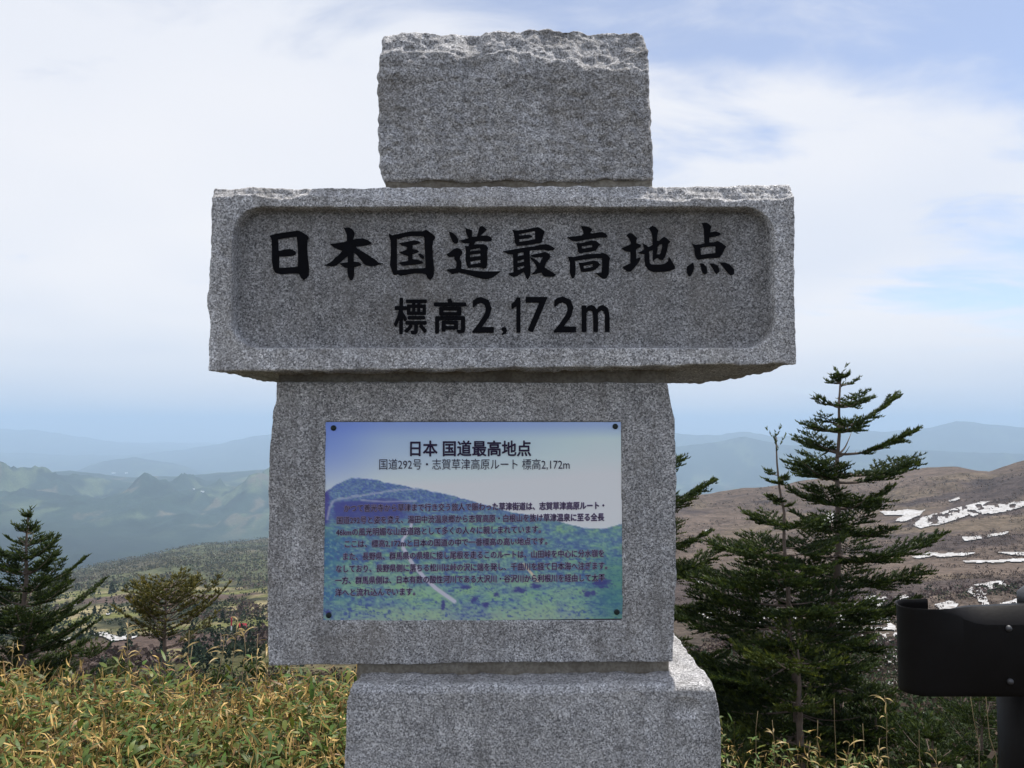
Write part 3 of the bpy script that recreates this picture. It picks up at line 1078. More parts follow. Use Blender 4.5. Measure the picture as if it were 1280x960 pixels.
stone('top_stone', 1.62, 0.40,
      [(477, 30), (475, 81), (473.3, 126), (471.5, 160), (473, 190), (477, 209), (481, 223)],
      [(808, 27), (810, 75), (813, 133), (813.7, 172), (817.5, 203), (816, 223)],
      [(470, 34), (520, 32), (560, 31), (600, 31), (640, 28), (680, 25), (720, 26), (760, 25), (820, 30)],
      [(470, 224), (560, 224), (700, 225), (820, 223)], 0.0030, 0.012, M_hewn, (0.003, 0.014), 0.0062, 0.0030, 11, shape=top_shape, side_amp=1.3)


# beam with the sunk, rounded field
def rr_sdf(x, z, x0, x1, z0, z1, r):
    cx, cz_ = (x0 + x1) / 2, (z0 + z1) / 2
    qx = np.abs(x - cx) - ((x1 - x0) / 2 - r)
    qz = np.abs(z - cz_) - ((z1 - z0) / 2 - r)
    return np.hypot(np.maximum(qx, 0), np.maximum(qz, 0)) + np.minimum(np.maximum(qx, qz), 0) - r


RX0, RX1 = at(290, 350, 1.6).x, at(968, 350, 1.6).x
RZ1, RZ0 = at(640, 259, 1.6).z, at(640, 435, 1.6).z
REC = 0.030


def beam_carve(x, z, n1):
    s = rr_sdf(x, z, RX0, RX1, RZ0, RZ1, 0.062)
    t = np.clip(-s / 0.0060, 0, 1)
    prof_ = np.sqrt(np.clip(1 - (1 - t) ** 2, 0, 1))
    fl = sstep(0.0, 0.010, -s)
    return REC * prof_ + fl * n1 * 0.85      # the sunk floor is dressed flat


def beam_shape(P_, n):
    x, y, z = P_[:, 0].copy(), P_[:, 1], P_[:, 2]
    back = sstep(1.62, 1.95, y)
    under = sstep(zy(400, 1.6), zy(455, 1.6), z)
    under = 1 - under if False else sstep(0, 1, (zy(430, 1.6) - z) / 0.05)
    endm = sstep(0.0, 0.12, np.minimum(x - at(262, 460, 1.6).x, at(995, 455, 1.6).x - x))
    P_[:, 2] -= (0.016 * back * endm + 0.005 * fbm(P_ / 0.08, 4, 71, ridged=True) * back) * under
    # split, ragged top arris
    topz = zy(233, 1.6)
    line = topz - 0.024 + 0.012 * fbm(np.stack([x / 0.07, x * 0, x * 0], 1), 4, 77)
    f = (n[:, 1] < -0.3)
    f = np.clip(1 - (y - 1.60) / 0.3, 0, 1)
    P_[:, 1] += f * (0.004 * sstep(0, 0.004, z - line) + 0.50 * np.maximum(z - line, 0) + 0.0045 * fbm(P_ / 0.02, 3, 79, ridged=True) * sstep(-0.01, 0.01, z - line))
    return P_


def beam_tone(x, z, n):
    s = rr_sdf(x, z, RX0, RX1, RZ0, RZ1, 0.062)
    f = (n[:, 1] < -0.35)
    return np.where(f, 1.20 - 0.52 * sstep(0.0, 0.0035, -s), 1.0)


beam = stone('lettered_beam', 1.60, 0.40,
             [(263.5, 234), (264.5, 260), (262, 300), (260, 335), (258.5, 370), (261.5, 395), (260, 430), (262, 463)],
             [(991, 231), (993, 262), (993, 300), (993.5, 330), (992, 370), (995, 400), (995, 455)],
             [(250, 232), (400, 232), (640, 230), (800, 229), (1000, 227)],
             [(250, 463), (400, 462), (640, 460), (835, 457), (1000, 455)], 0.0022, 0.012, M_beam, (0.002, 0.010), 0.0026, 0.0014, 23,
             carve=beam_carve, shape=beam_shape, tone_fn=beam_tone)

# information block, its front sunk a little for the panel
PY = 1.672
PX0, PX1 = at(405, 650, PY).x, at(778, 650, PY).x
PZ1, PZ0 = zy(526, PY), zy(776, PY)


def block_carve(x, z, n1):
    s = np.maximum(np.maximum(PX0 - x, x - PX1), np.maximum(PZ0 - z, z - PZ1))
    return 0.014 * sstep(0.0, 0.004, -s - 0.001) + sstep(0, 0.004, -s) * n1


info = stone('information_block', 1.67, 0.42,
             [(346, 478), (345, 500), (341, 514), (340, 530), (338, 560), (335.6, 608), (335.6, 644), (334, 692), (334, 720), (335, 770), (336.5, 832)],
             [(834, 478), (838, 500), (843.6, 524), (844, 560), (846, 596), (845, 640), (844.8, 692), (846, 720), (842.5, 775), (841, 827)],
             [(330, 478), (600, 478), (850, 479)],
             [(330, 832), (440, 831), (600, 828), (850, 827)], 0.0030, 0.012, M_stone, (0.002, 0.008), 0.0016, 0.0009, 37, carve=block_carve, side_amp=3.0)


def base_shape(P_, n):
    x, z = P_[:, 0], P_[:, 2]
    zt = zy(859, 1.60)
    f = n[:, 1] < -0.3
    line = zt - 0.010 + 0.006 * fbm(np.stack([x / 0.09, x * 0, x * 0], 1), 4, 88)
    fw = np.clip(1 - (P_[:, 1] - 1.60) / 0.3, 0, 1)
    P_[:, 1] += fw * (0.9 * np.maximum(z - line, 0) + 0.003 * fbm(P_ / 0.03, 3, 89) * sstep(0, 0.01, z - line))
    # hollow chip near the upper right of the face
    c = at(855, 885, 1.6)
    r = np.hypot((x - c.x) / 0.035, (z - c.z) / 0.022)
    P_[:, 1] += f * 0.007 * np.clip(1 - r, 0, 1) ** 0.5
    return P_


base = stone('base_stone', 1.60, 0.50,
             [(441, 859), (434, 880), (433, 915), (430, 960), (425, 1200), (420, 1520)],
             [(892.5, 858), (897.5, 880), (901, 920), (902, 960), (907, 1200), (912, 1520)],
             [(400, 859), (640, 859), (920, 857)],
             [(400, 1520), (920, 1520)], 0.0030, 0.012, M_base, (0.002, 0.007), 0.0018, 0.0012, 53, shape=base_shape, zfine=(0.17, 40, 70))


def mortar(px0, px1, py0, py1, Y, depth, seed):
    a, b = at(px0, py1, Y), at(px1, py0, Y)
    nx, nz = 120, 10
    xs = np.linspace(a.x, b.x, nx + 1)
    zs = np.linspace(a.z, b.z, nz + 1)
    X, Z = np.meshgrid(xs, zs)
    p = np.stack([X.ravel(), X.ravel() * 0, Z.ravel()], 1)
    yf = Y + 0.0035 * fbm(p / 0.03, 4, seed) + 0.0025 * fbm(p / np.array([0.12, 1, 0.006]), 3, seed + 3)
    Vf = np.stack([p[:, 0], yf, p[:, 2]], 1)
    Vb = Vf.copy()
    Vb[:, 1] = Y + depth
    V = np.concatenate([Vf, Vb]) - np.array(MO)
    n = nx + 1
    fi = [(r * n + c, r * n + c + 1, (r + 1) * n + c + 1, (r + 1) * n + c) for r in range(nz) for c in range(nx)]
    N = len(Vf)
    fb = [tuple(N + q for q in f_[::-1]) for f_ in fi]
    sd_ = []
    for c in range(nx):
        sd_.append((c, c + N, c + 1 + N, c + 1))
        t_ = nz * n + c
        sd_.append((t_, t_ + 1, t_ + 1 + N, t_ + N))
    for r in range(nz):
        sd_.append((r * n, (r + 1) * n, (r + 1) * n + N, r * n + N))
        e = r * n + nx
        sd_.append((e, e + N, e + n + N, e + n))
    me = mesh_np('mortar_joint', V, fi + fb + sd_)
    return obj('mortar_joint', me, M_mortar, mon)


mortar(482, 815, 221, 238, 1.630, 0.35, 1)
mortar(349, 832, 452, 482, 1.682, 0.38, 2)
mortar(446, 836, 825, 856, 1.685, 0.38, 3)

# ---- lettering: outlines of the brush characters, measured in tenths of pixels from each character's corner
GL_ = [
    (330, 280, 12.8, ["90,190;160,165;300,140;430,122;540,105;590,118;690,180;718,215;695,265;690,400;705,560;720,700;715,820;690,860;635,897;590,860;570,820;560,792;430,790;340,800;270,805;230,795;180,780;155,730;140,685;128,600;128,400;122,240",
                      "225,245;350,222;525,203;535,300;545,420;545,600;540,685;440,690;300,700;245,705;240,600;245,520;300,522;400,515;470,505;510,480;505,440;460,412;400,400;330,410;250,430;232,420;230,330"]),
    (400, 280, 12.8, ["375,52;400,60;470,55;520,85;555,140;550,190;530,235;535,250;600,235;690,230;760,255;815,290;815,320;740,345;640,355;580,362;600,395;700,450;820,530;880,565;945,625;1010,630;1010,640;940,650;850,675;790,670;720,655;690,620;640,560;590,500;535,455;540,600;620,608;665,640;650,665;590,680;548,685;545,780;540,850;520,890;495,902;478,890;450,830;438,760;440,700;390,695;340,655;312,632;380,618;445,612;445,510;400,545;340,600;290,640;240,670;190,675;85,668;75,655;120,640;200,590;240,540;300,495;340,450;360,428;300,410;220,375;175,335;160,320;300,305;400,285;430,270;430,180;410,120"]),
    (480, 280, 12.8, ["78,150;130,180;300,145;420,118;620,115;675,92;720,120;810,190;820,225;790,265;775,350;782,550;800,690;800,800;785,850;740,892;710,880;690,850;670,805;600,790;500,785;400,805;300,820;270,830;220,805;160,815;140,790;115,720;95,660;105,560;110,400;105,260;80,190",
                      "205,230;230,240;330,205;450,190;630,195;645,230;655,450;665,700;610,708;500,712;330,730;210,740",
                      "235,310;330,290;480,262;550,272;580,295;540,320;460,332;455,400;520,410;562,440;520,465;455,480;455,560;530,570;620,600;620,625;560,640;480,650;400,655;320,668;280,655;230,620;300,605;385,590;385,510;330,495;280,475;240,452;300,435;370,405;370,370;330,355;290,345",
                      "545,480;590,472;645,520;640,550;610,555;570,525"]),
    (550, 280, 12.8, ["140,120;200,140;250,180;290,240;290,290;260,315;230,310;200,280;165,200",
                      "105,485;160,450;220,400;270,382;320,395;360,440;350,480;325,520;315,560;340,600;345,660;335,712;450,735;560,750;700,760;970,755;960,770;900,815;830,860;740,882;670,875;580,850;480,820;400,795;300,775;240,790;195,802;150,770;105,735;140,722;250,712;265,650;260,600;230,570;230,520;150,525;120,510",
                      "405,60;450,80;515,100;510,205;590,200;610,130;630,50;670,30;710,50;745,95;720,120;680,155;650,188;750,185;800,200;835,245;820,270;760,282;640,270;570,280;540,330;610,325;700,322;745,345;772,385;755,440;758,560;755,650;740,700;700,715;660,695;560,690;480,700;445,700;425,650;405,560;415,460;400,350;450,355;475,310;440,308;380,305;320,262;400,245;460,225;450,210;420,150",
                      "485,410;640,380;645,420;560,425;485,438", "485,490;650,470;650,512;560,520;485,535", "485,600;600,575;650,575;650,620;560,635;485,650"]),
    (625, 280, 12.8, ["190,90;250,105;400,90;550,60;600,48;660,75;718,125;690,180;680,260;660,300;560,320;400,340;270,350;240,300;228,200;215,130",
                      "300,165;400,140;560,110;562,240;420,270;310,285;305,245;420,230;500,215;520,195;480,175;400,175;310,190",
                      "40,440;110,425;250,400;400,375;550,355;650,330;740,322;820,350;880,395;850,420;780,425;700,410;600,415;500,420;475,430;480,600;490,750;480,830;445,890;415,860;395,800;380,760;340,790;280,830;220,845;180,830;130,800;150,785;215,770;210,600;205,490;120,475",
                      "280,470;375,450;378,495;330,505;290,515", "280,590;380,565;385,600;330,615;280,630", "280,690;380,665;390,690;340,715;285,735",
                      "490,500;550,485;650,465;720,445;780,475;810,520;790,560;750,600;710,690;760,725;840,770;900,815;860,840;720,842;690,820;660,780;600,785;540,805;500,805;550,760;590,715;580,670;540,610;490,560;485,530;560,560;600,590;635,630;660,570;685,530;640,528;560,535;510,520"]),
    (700, 275, 12.0, ["312,90;400,95;450,115;485,145;460,185;465,205;560,190;620,180;680,200;712,240;690,262;620,262;540,270;440,285;340,305;250,320;190,315;140,285;105,260;220,245;330,230;350,210;345,160",
                      "245,348;330,345;480,305;540,315;605,365;570,405;545,450;480,470;380,485;290,500;270,470;262,400", "325,395;485,370;480,405;400,420;330,430",
                      "120,550;200,555;300,535;400,515;500,510;600,505;640,490;700,515;755,570;740,610;735,700;732,810;700,870;665,882;630,870;580,835;530,795;620,795;630,700;630,570;540,570;420,585;300,600;220,610;235,700;230,820;210,870;185,875;160,830;145,780;150,640;130,590",
                      "275,640;340,640;500,608;560,620;605,665;570,710;530,745;440,770;340,780;315,770;300,700", "350,690;490,660;490,700;420,718;360,728"]),
    (770, 275, 12.8, ["170,245;210,208;270,225;340,290;325,330;325,370;400,395;395,430;340,455;320,475;325,620;390,595;390,625;340,710;290,770;240,822;195,830;150,800;102,752;140,735;230,690;230,510;180,505;130,485;85,455;150,425;240,385;235,350;215,300",
                      "525,130;580,92;630,110;680,170;660,240;655,330;690,335;730,295;765,268;810,290;870,350;835,385;820,470;790,580;750,640;710,635;670,605;640,610;600,655;588,640;590,480;530,495;535,600;540,690;570,712;700,715;780,700;830,660;845,590;870,620;945,750;935,785;860,810;780,828;600,830;520,800;470,730;455,640;455,545;400,540;350,520;400,500;440,480;450,455;435,410;425,375;480,400;520,435;585,395;580,250;560,185",
                      "665,430;700,390;740,385;735,450;715,520;700,550;650,548;665,480"]),
    (850, 270, 12.0, ["325,105;400,100;450,135;470,170;455,205;455,245;530,232;590,250;612,272;580,295;520,310;440,320;440,395;500,395;560,375;620,400;695,460;665,500;640,560;600,615;560,628;440,630;350,640;270,658;240,620;220,560;215,490;195,445;178,415;230,432;300,425;365,412;360,210;350,160",
                      "305,475;400,460;535,452;530,555;420,568;315,582",
                      "195,695;212,760;200,830;160,900;130,902;105,850;98,790;110,755", "300,710;350,715;400,770;410,830;400,865;370,872;340,855;320,800",
                      "440,710;500,712;560,740;590,790;590,840;550,870;520,840;490,780", "590,695;680,698;740,725;810,800;812,870;790,885;750,885;700,830;640,755"]),
]
LY = 1.60 + REC - 0.0012
dg = None


def curve_mesh(cu, name):
    o = bpy.data.objects.new(name, cu)
    C.objects.link(o)
    bpy.context.view_layer.update()
    me = bpy.data.meshes.new_from_object(o.evaluated_get(bpy.context.evaluated_depsgraph_get()))
    bpy.data.objects.remove(o)
    bpy.data.curves.remove(cu)
    me.name = name
    me.materials.clear()
    return me


for ox, oy, sc, polys in GL_:
    cu = bpy.data.curves.new('character', 'CURVE')
    cu.dimensions = '2D'
    cu.fill_mode = 'BOTH'
    cu.extrude = 0.0010
    for s in polys:
        pts = [tuple(float(v) for v in q.split(',')) for q in s.split(';')]
        sp = cu.splines.new('POLY')
        sp.points.add(len(pts) - 1)
        for k, (a, b) in enumerate(pts):
            w_ = at(ox + a / sc, oy + b / sc, LY)
            sp.points[k].co = (w_.x, w_.z, 0, 1)
        sp.use_cyclic_u = True
    me = curve_mesh(cu, 'engraved_character')
    me.transform(Matrix.Rotation(math.pi / 2, 4, 'X'))
    me.transform(Matrix.Translation(Vector((0, LY, 0)) - MO))
    obj('engraved_character', me, M_ink, beam)


def text_mesh(body, px0, py0, px1, py1, Y, name, strike=0.0, slope=0.0, ns=8):
    """lettering fitted to a rectangle of the picture on the plane y = Y"""
    cu = bpy.data.curves.new(name, 'FONT')
    cu.body = body
    cu.resolution_u = 2
    me = curve_mesh(cu, name)
    n = len(me.vertices)
    v = np.empty(n * 3)
    me.vertices.foreach_get('co', v)
    v = v.reshape(-1, 3)
    lo, hi = v.min(0), v.max(0)
    k_ = strike * Y / F
    a, b = at(px0 + strike, py1 - strike, Y), at(px1 - strike, py0 + strike, Y)
    sx = (b.x - a.x) / (hi[0] - lo[0])
    sz = (b.z - a.z) / (hi[1] - lo[1])
    w_ = np.zeros_like(v)
    w_[:, 0] = a.x + (v[:, 0] - lo[0]) * sx
    w_[:, 2] = a.z + (v[:, 1] - lo[1]) * sz + slope * (v[:, 0] - lo[0]) * sx
    w_[:, 1] = Y
    w_ -= np.array(MO)
    tr = np.array([tuple(p.vertices) if len(p.vertices) == 3 else (0, 0, 0) for p in me.polygons])
    if strike:
        # a bolder face: the glyph laid down again slightly beside itself
        Vs, Ts = [w_], [tr]
        for q in range(ns):
            an = 2 * math.pi * q / ns
            Vs.append(w_ + np.array([math.cos(an) * k_, 0.000012 * (q + 1), math.sin(an) * k_]))
            Ts.append(tr + n * (q + 1))
        w_, tr = np.concatenate(Vs), np.concatenate(Ts)
    bpy.data.meshes.remove(me)
    return mesh_np(name, w_, tris=tr)


for ch, x0, y0, x1, y1, bd in [('標', 492, 372, 534, 418, 0.9), ('高', 542, 373, 583, 417, 1.1), ('2', 590, 371, 617.5, 416, 0.8), (',', 626.5, 408.5, 634, 419, 0.8),
                               ('7', 657, 371, 684.5, 415.5, 0.8), ('2', 692, 370.5, 720, 415.5, 0.8), ('m', 727, 381, 762, 415, 0.8)]:
    obj('engraved_character', text_mesh(ch, x0, y0, x1, y1, LY - 0.0008, 'engraved_character', bd), M_ink, beam)


cu = bpy.data.curves.new('character', 'CURVE')
cu.dimensions = '2D'
cu.fill_mode = 'BOTH'
cu.extrude = 0.0010
one = [(639, 380), (643, 377), (646, 371.8), (650.6, 371.8), (650.6, 415.6), (645.4, 415.6), (645.4, 383), (639.5, 386.5)]
sp = cu.splines.new('POLY')
sp.points.add(len(one) - 1)
for k, (a, b) in enumerate(one):
    w_ = at(a, b, LY)
    sp.points[k].co = (w_.x, w_.z, 0, 1)
sp.use_cyclic_u = True
me = curve_mesh(cu, 'engraved_character')
me.transform(Matrix.Rotation(math.pi / 2, 4, 'X'))
me.transform(Matrix.Translation(Vector((0, LY, 0)) - MO))
obj('engraved_character', me, M_ink, beam)


# ---- information panel
def seg_dist(x, y, pts):
    dmin = np.full(x.shape, 1e9)
    for (ax, ay), (bx, by) in zip(pts[:-1], pts[1:]):
        t = np.clip(((x - ax) * (bx - ax) + (y - ay) * (by - ay)) / ((bx - ax) ** 2 + (by - ay) ** 2), 0, 1)
        dmin = np.minimum(dmin, np.hypot(x - ax - t * (bx - ax), y - ay - t * (by - ay)))
    return dmin


def panel_paint(x, y):
    """printed landscape photograph; x, y in picture pixels"""
    c = np.zeros((len(x), 3))
    p = lambda sx, sy, o=0: np.stack([x / sx + o, y / sy, np.full_like(x, o)], 1)
    def lay(m, rgb):
        nonlocal c
        c = c * (1 - m[:, None]) + np.array(rgb, float) * m[:, None]
    u, v = (x - 403) / 375, (y - 527) / 248
    lay(np.ones_like(x), (122, 140, 190))
    lay(np.clip(u * 1.1, 0, 1), (158, 172, 192))
    lay(sstep(0.05, 0.45, v), (180, 182, 190))
    lay((1 - sstep(0.0, 0.24, u)) * (1 - sstep(0, 0.5, v)) * 0.55, (78, 98, 168))
    lay((1 - sstep(0.0, 0.10, v)) * 0.45, (80, 100, 150))
    cl = sstep(0.0, 0.4, fbm(p(30, 8), 4, 401)) * np.exp(-((y - 618) / 12) ** 2) * sstep(520, 560, x)
    lay(cl * 0.6, (172, 172, 172))
    crest = np.interp(x, [400, 420, 440, 470, 500, 525, 560, 600, 640, 690, 730, 755, 780], [620, 606, 598, 601, 607, 612, 619, 630, 641, 650, 661, 662, 655])
    crest = crest + 1.2 * fbm(p(6, 99), 3, 402)
    g = sstep(-0.6, 0.6, y - crest)
    n1, n2, n3 = fbm(p(14, 5), 5, 405, 0.65), fbm(p(4.5, 2.2), 4, 406, 0.6), fbm(p(45, 14), 4, 407)
    land = np.zeros_like(c)
    def ll(m, rgb):
        nonlocal land
        land = land * (1 - m[:, None]) + np.array(rgb, float) * m[:, None]
    ll(np.ones_like(x), (82, 112, 120))
    ll(sstep(0, 0.5, n1), (104, 136, 108))
    ll(sstep(-0.15, 0.55, -n1 + 0.5 * n2) * 0.9, (66, 84, 122))
    top = 1 - sstep(0.38, 0.56, v)
    ll(top * 0.85, (62, 76, 134))
    ll(top * sstep(-0.2, 0.45, n2) * 0.9, (96, 118, 136))
    ll((1 - sstep(0, 0.16, u)) * sstep(0.5, 0.62, v) * 0.7, (44, 82, 118))
    ll(sstep(0.62, 0.85, v) * sstep(-0.2, 0.4, n3) * 0.65, (118, 146, 112))
    ll(sstep(0.88, 1.0, v) * 0.4, (138, 136, 120))
    ll(sstep(0.24, 0.4, n2 - 0.3 * n3) * sstep(0.55, 0.7, v), (62, 78, 118))
    ll(sstep(0.1, 0.45, -n2) * 0.6, (112, 142, 124))
    n4 = fbm(p(2.6, 1.5), 3, 408)
    ll(sstep(0.15, 0.5, n4) * 0.5, (58, 74, 104))
    ll(sstep(0.2, 0.5, -n4) * 0.4, (122, 146, 128))
    ll(sstep(0.82, 0.98, u) * sstep(0.6, 0.8, v) * 0.5, (42, 88, 90))
    dark = sstep(414, 421, x + 5 * n2) * (1 - sstep(495, 524, x + 14 * n1)) * sstep(623, 629, y + 5 * n1) * (1 - sstep(648, 657, y + 8 * n2 + 0.12 * np.clip(x - 470, 0, 99)))
    ll(dark * 0.8, (58, 58, 112))
    ll((1 - sstep(408, 416, x + 4 * n2)) * sstep(606, 616, y) * (1 - sstep(645, 665, y + 8 * n1)) * 0.7, (58, 46, 108))
    road = [(409, 650), (412, 635), (418, 626), (440, 622), (470, 617), (500, 613), (522, 612)]
    ll((1 - sstep(0.4, 2.2, seg_dist(x, y + 2 * n2, road))) * 0.6, (150, 150, 158))
    ll(0.5 - 0.5 * sstep(0.6, 1.6, seg_dist(x, y, [(452, 626), (480, 628), (520, 627)])), (156, 156, 160))
    ll(1 - sstep(1.0, 2.6, seg_dist(x, y, [(515, 652), (513, 662), (503, 676), (504, 686)])), (156, 154, 164))
    ll(1 - sstep(1.6, 3.2, seg_dist(x, y, [(504, 686), (516, 706), (530, 722), (545, 736), (568, 752)])), (152, 150, 160))
    ll(1 - sstep(1.0, 2.2, seg_dist(x, y, [(655, 706), (668, 722), (672, 727)])), (160, 150, 130))
    for dx, dy, rx, ry in [(581, 734, 8, 3.2), (515, 716, 3, 2.4), (554, 757, 3, 8), (735, 742, 9, 5), (592, 750, 6, 4), (607, 756, 5, 4), (650, 738, 9, 4), (670, 733, 7, 4), (620, 744, 5, 3), (752, 730, 14, 6), (410, 766, 4, 4)]:
        r = np.hypot((x - dx) / rx, (y - dy) / ry) + 0.9 * n2
        ll((1 - sstep(0.5, 1.1, r)) * 0.85, (50, 48, 100))
    c = c * (1 - g[:, None]) + land * g[:, None]
    return s2l(np.clip(c, 0, 255))


nx_, nz_ = 290, 194
pc = [at(407, 527.5, PY), at(776, 527.5, PY), at(402, 778, PY), at(779, 773, PY)]
U, Vv = np.meshgrid(np.linspace(0, 1, nx_ + 1), np.linspace(0, 1, nz_ + 1))
U, Vv = U.ravel(), Vv.ravel()
gpx = (407 + (776 - 407) * U) * (1 - Vv) + (402 + (779 - 402) * U) * Vv
gpy = 527.5 + Vv * (778 + (773 - 778) * U - 527.5)
Pn = np.array([np.array(pc[0])[None] * ((1 - U) * (1 - Vv))[:, None] + np.array(pc[1])[None] * (U * (1 - Vv))[:, None]
               + np.array(pc[2])[None] * ((1 - U) * Vv)[:, None] + np.array(pc[3])[None] * (U * Vv)[:, None]])[0]
n_ = nx_ + 1
r_, c_ = np.meshgrid(np.arange(nz_), np.arange(nx_), indexing='ij')
k0 = (r_ * n_ + c_).ravel()
q_ = np.stack([k0, k0 + n_, k0 + n_ + 1, k0 + 1], 1)
colp = np.clip(panel_paint(gpx, gpy) * 2.35, 0, 0.95)
pan = empty('information_panel', (0, 0, 0), None, None)
pan.parent = mon
bd_ = MB()
a_, b_ = at(403.5, 776, PY + 0.0015), at(778, 527.5, PY + 0.0015)
lo_, hi_ = Vector((a_.x, PY + 0.001, a_.z)) - MO, Vector((b_.x, PY + 0.008, b_.z)) - MO
bd_.box(lo_, hi_)
obj('backing_plate', bd_.mesh('backing_plate'), M_backplate, pan)
pic = obj('printed_picture', mesh_np('printed_picture', Pn - np.array(MO), q_, colors=colp), M_print, pan)
pic['label'] = 'printed photograph of a green and violet mountain ridge with a road under a pale sky'
for px, py in ((417, 535), (769, 533), (411, 769), (771, 765)):
    p = at(px, py, PY) - MO
    mb = MB()
    mb.tube([p + Vector((0, 0.001, 0)), p + Vector((0, -0.002, 0)), p + Vector((0, -0.0035, 0))], [0.0062, 0.0060, 0.0035], 12)
    obj('screw', mb.mesh('screw'), M_screw, pan)
TY = PY - 0.0016
HY = PY - 0.0008
obj('panel_lettering', text_mesh('日本 国道最高地点', 512.5, 550.5, 664, 570.5, TY, 'panel_lettering', 0.45), M_textdark, pan)
obj('panel_lettering', text_mesh('国道292号・志賀草津高原ルート 標高2,172m', 474, 573.5, 712, 587.5, TY, 'panel_lettering'), M_textdark, pan)
LINES = [('かつて善光寺から草津まで行き交う旅人で賑わった草津街道は、志賀草津高原ルート・', 430, 755, 635.3, 631.7),
         ('国道292号と姿を変え、湯田中渋温泉郷から志賀高原・白根山を抜け草津温泉に至る全長', 421, 755, 650.3, 646.2),
         ('46kmの風光明媚な山岳道路として多くの人々に親しまれています。', 420, 676, 665.3, 661.6),
         ('ここは、標高2,172mと日本の国道の中で一番標高の高い地点です。', 431, 684, 680.2, 676.4),
         ('また、長野県、群馬県の県境に接し尾根を走るこのルートは、山田峠を中心に分水嶺を', 429, 755, 695.6, 691.6),
         ('なしており、長野県側に落ちる松川は峠の沢に端を発し、千曲川を経て日本海へ注ぎます。', 420, 759, 711, 707),
         ('一方、群馬県側は、日本有数の酸性河川である大沢川・谷沢川から利根川を経由して太平', 419, 756, 725.6, 722),
         ('洋へと流れ込んでいます。', 419, 519, 740.6, 739.4)]
for body, x0, x1, yl, yr in LINES:
    slope = (yl - yr) / (x1 - x0)
    for nm, Yq, bd, mt in (('lettering_outline', HY, 0.6, M_halo), ('panel_lettering', TY, 0.0, M_textdark)):
        g_ = 0.6 if bd else 0
        obj(nm, text_mesh(body, x0 - g_, yl - 4.8 - g_, x1 + g_, yl + 4.8 + g_, Yq, nm, bd, slope, 4), mt, pan)

# ------------------------------------------------------------------ guardrail end behind, right
GY = 3.0
gr = empty('guardrail_end', (1.95, 3.02, 0.0), 'black painted guardrail end plate curling back round its post', 'guardrail')
GO = Vector(gr.location)
zt0, zb0 = at(1150, 762, GY).z, at(1150, 871, GY).z
rc = 0.075
xl_ = at(1124, 800, GY + rc).x
path = []
path.append((xl_ + 0.16, GY + 2 * rc + 0.01, 0))
path.append((xl_ + 0.10, GY + 2 * rc, 0))
for k in range(13):
    a = math.pi / 2 + math.pi * k / 12
    path.append((xl_ + rc + rc * math.cos(a), GY + rc + rc * math.sin(a), 0))
for k in range(1, 26):
    path.append((xl_ + rc + k * 0.045, GY, k * 0.045))
rows = []
for (x, y, s) in path:
    w = float(sstep(0.05, 0.22, np.array(s)))
    # section: (offset towards viewer, height), the plate folds into the rail's rib further along
    sec = [(0.0, zb0), (0.006 * w, zb0 + 0.02), (0.004 * w, (zt0 + zb0) / 2), (0.006 * w, zt0 - 0.045 * w - 0.012), (-0.006 * w, zt0 - 0.032 * w - 0.006), (-0.045 * w, zt0 + 0.002 + 0.010 * w * min(1, max(0, s - 0.25) * 4)), (-0.075 * w - 0.003, zt0 + 0.012 * w * min(1, max(0, s - 0.25) * 4))]
    rows.append([(x, y - o, z) for o, z in sec])
ns = len(rows[0])
mb = MB()
for rr_ in rows:
    mb.v += [tuple(Vector(p) - GO) for p in rr_]
for i in range(len(rows) - 1):
    for k in range(ns - 1):
        a = i * ns + k
        mb.f.append((a, a + ns, a + ns + 1, a + 1))
o = obj('end_plate', mb.mesh('end_plate', True), M_blackmetal, gr)
sm = o.modifiers.new('thickness', 'SOLIDIFY')
sm.thickness = 0.005
bv = o.modifiers.new('edge', 'BEVEL')
bv.width = 0.002
bv.segments = 2
bv.limit_method = 'ANGLE'
for px, py in ((1261, 785.5), (1263, 852)):
    p = at(px, py, GY - 0.008) - GO
    mb = MB()
    mb.tube([p + Vector((0, 0.01, 0)), p, p + Vector((0, -0.006, 0)), p + Vector((0, -0.009, 0))], [0.012, 0.012, 0.010, 0.004], 14)
    obj('bolt', mb.mesh('bolt', True), M_bolt, gr)
mb = MB()
px_ = at(1300, 860, GY + 0.09).x
mb.tube([(px_ - GO.x, 0.10, -0.5), (px_ - GO.x, 0.10, at(1290, 768, GY + 0.1).z)], [0.135 / 1.02, 0.135 / 1.02], 28)
obj('post', mb.mesh('post', True), M_blackmetal, gr)
mb = MB()
zc_ = at(1290, 758, GY + 0.1).z
cx_ = at(1292, 760, GY + 0.1).x
mb.tube([(cx_ - GO.x, 0.10, zc_), (cx_ - GO.x, 0.10, zc_ + 0.05), (cx_ - GO.x, 0.10, zc_ + 0.075)], [0.045, 0.045, 0.02], 20)
obj('post_cap', mb.mesh('post_cap', True), M_bolt, gr)


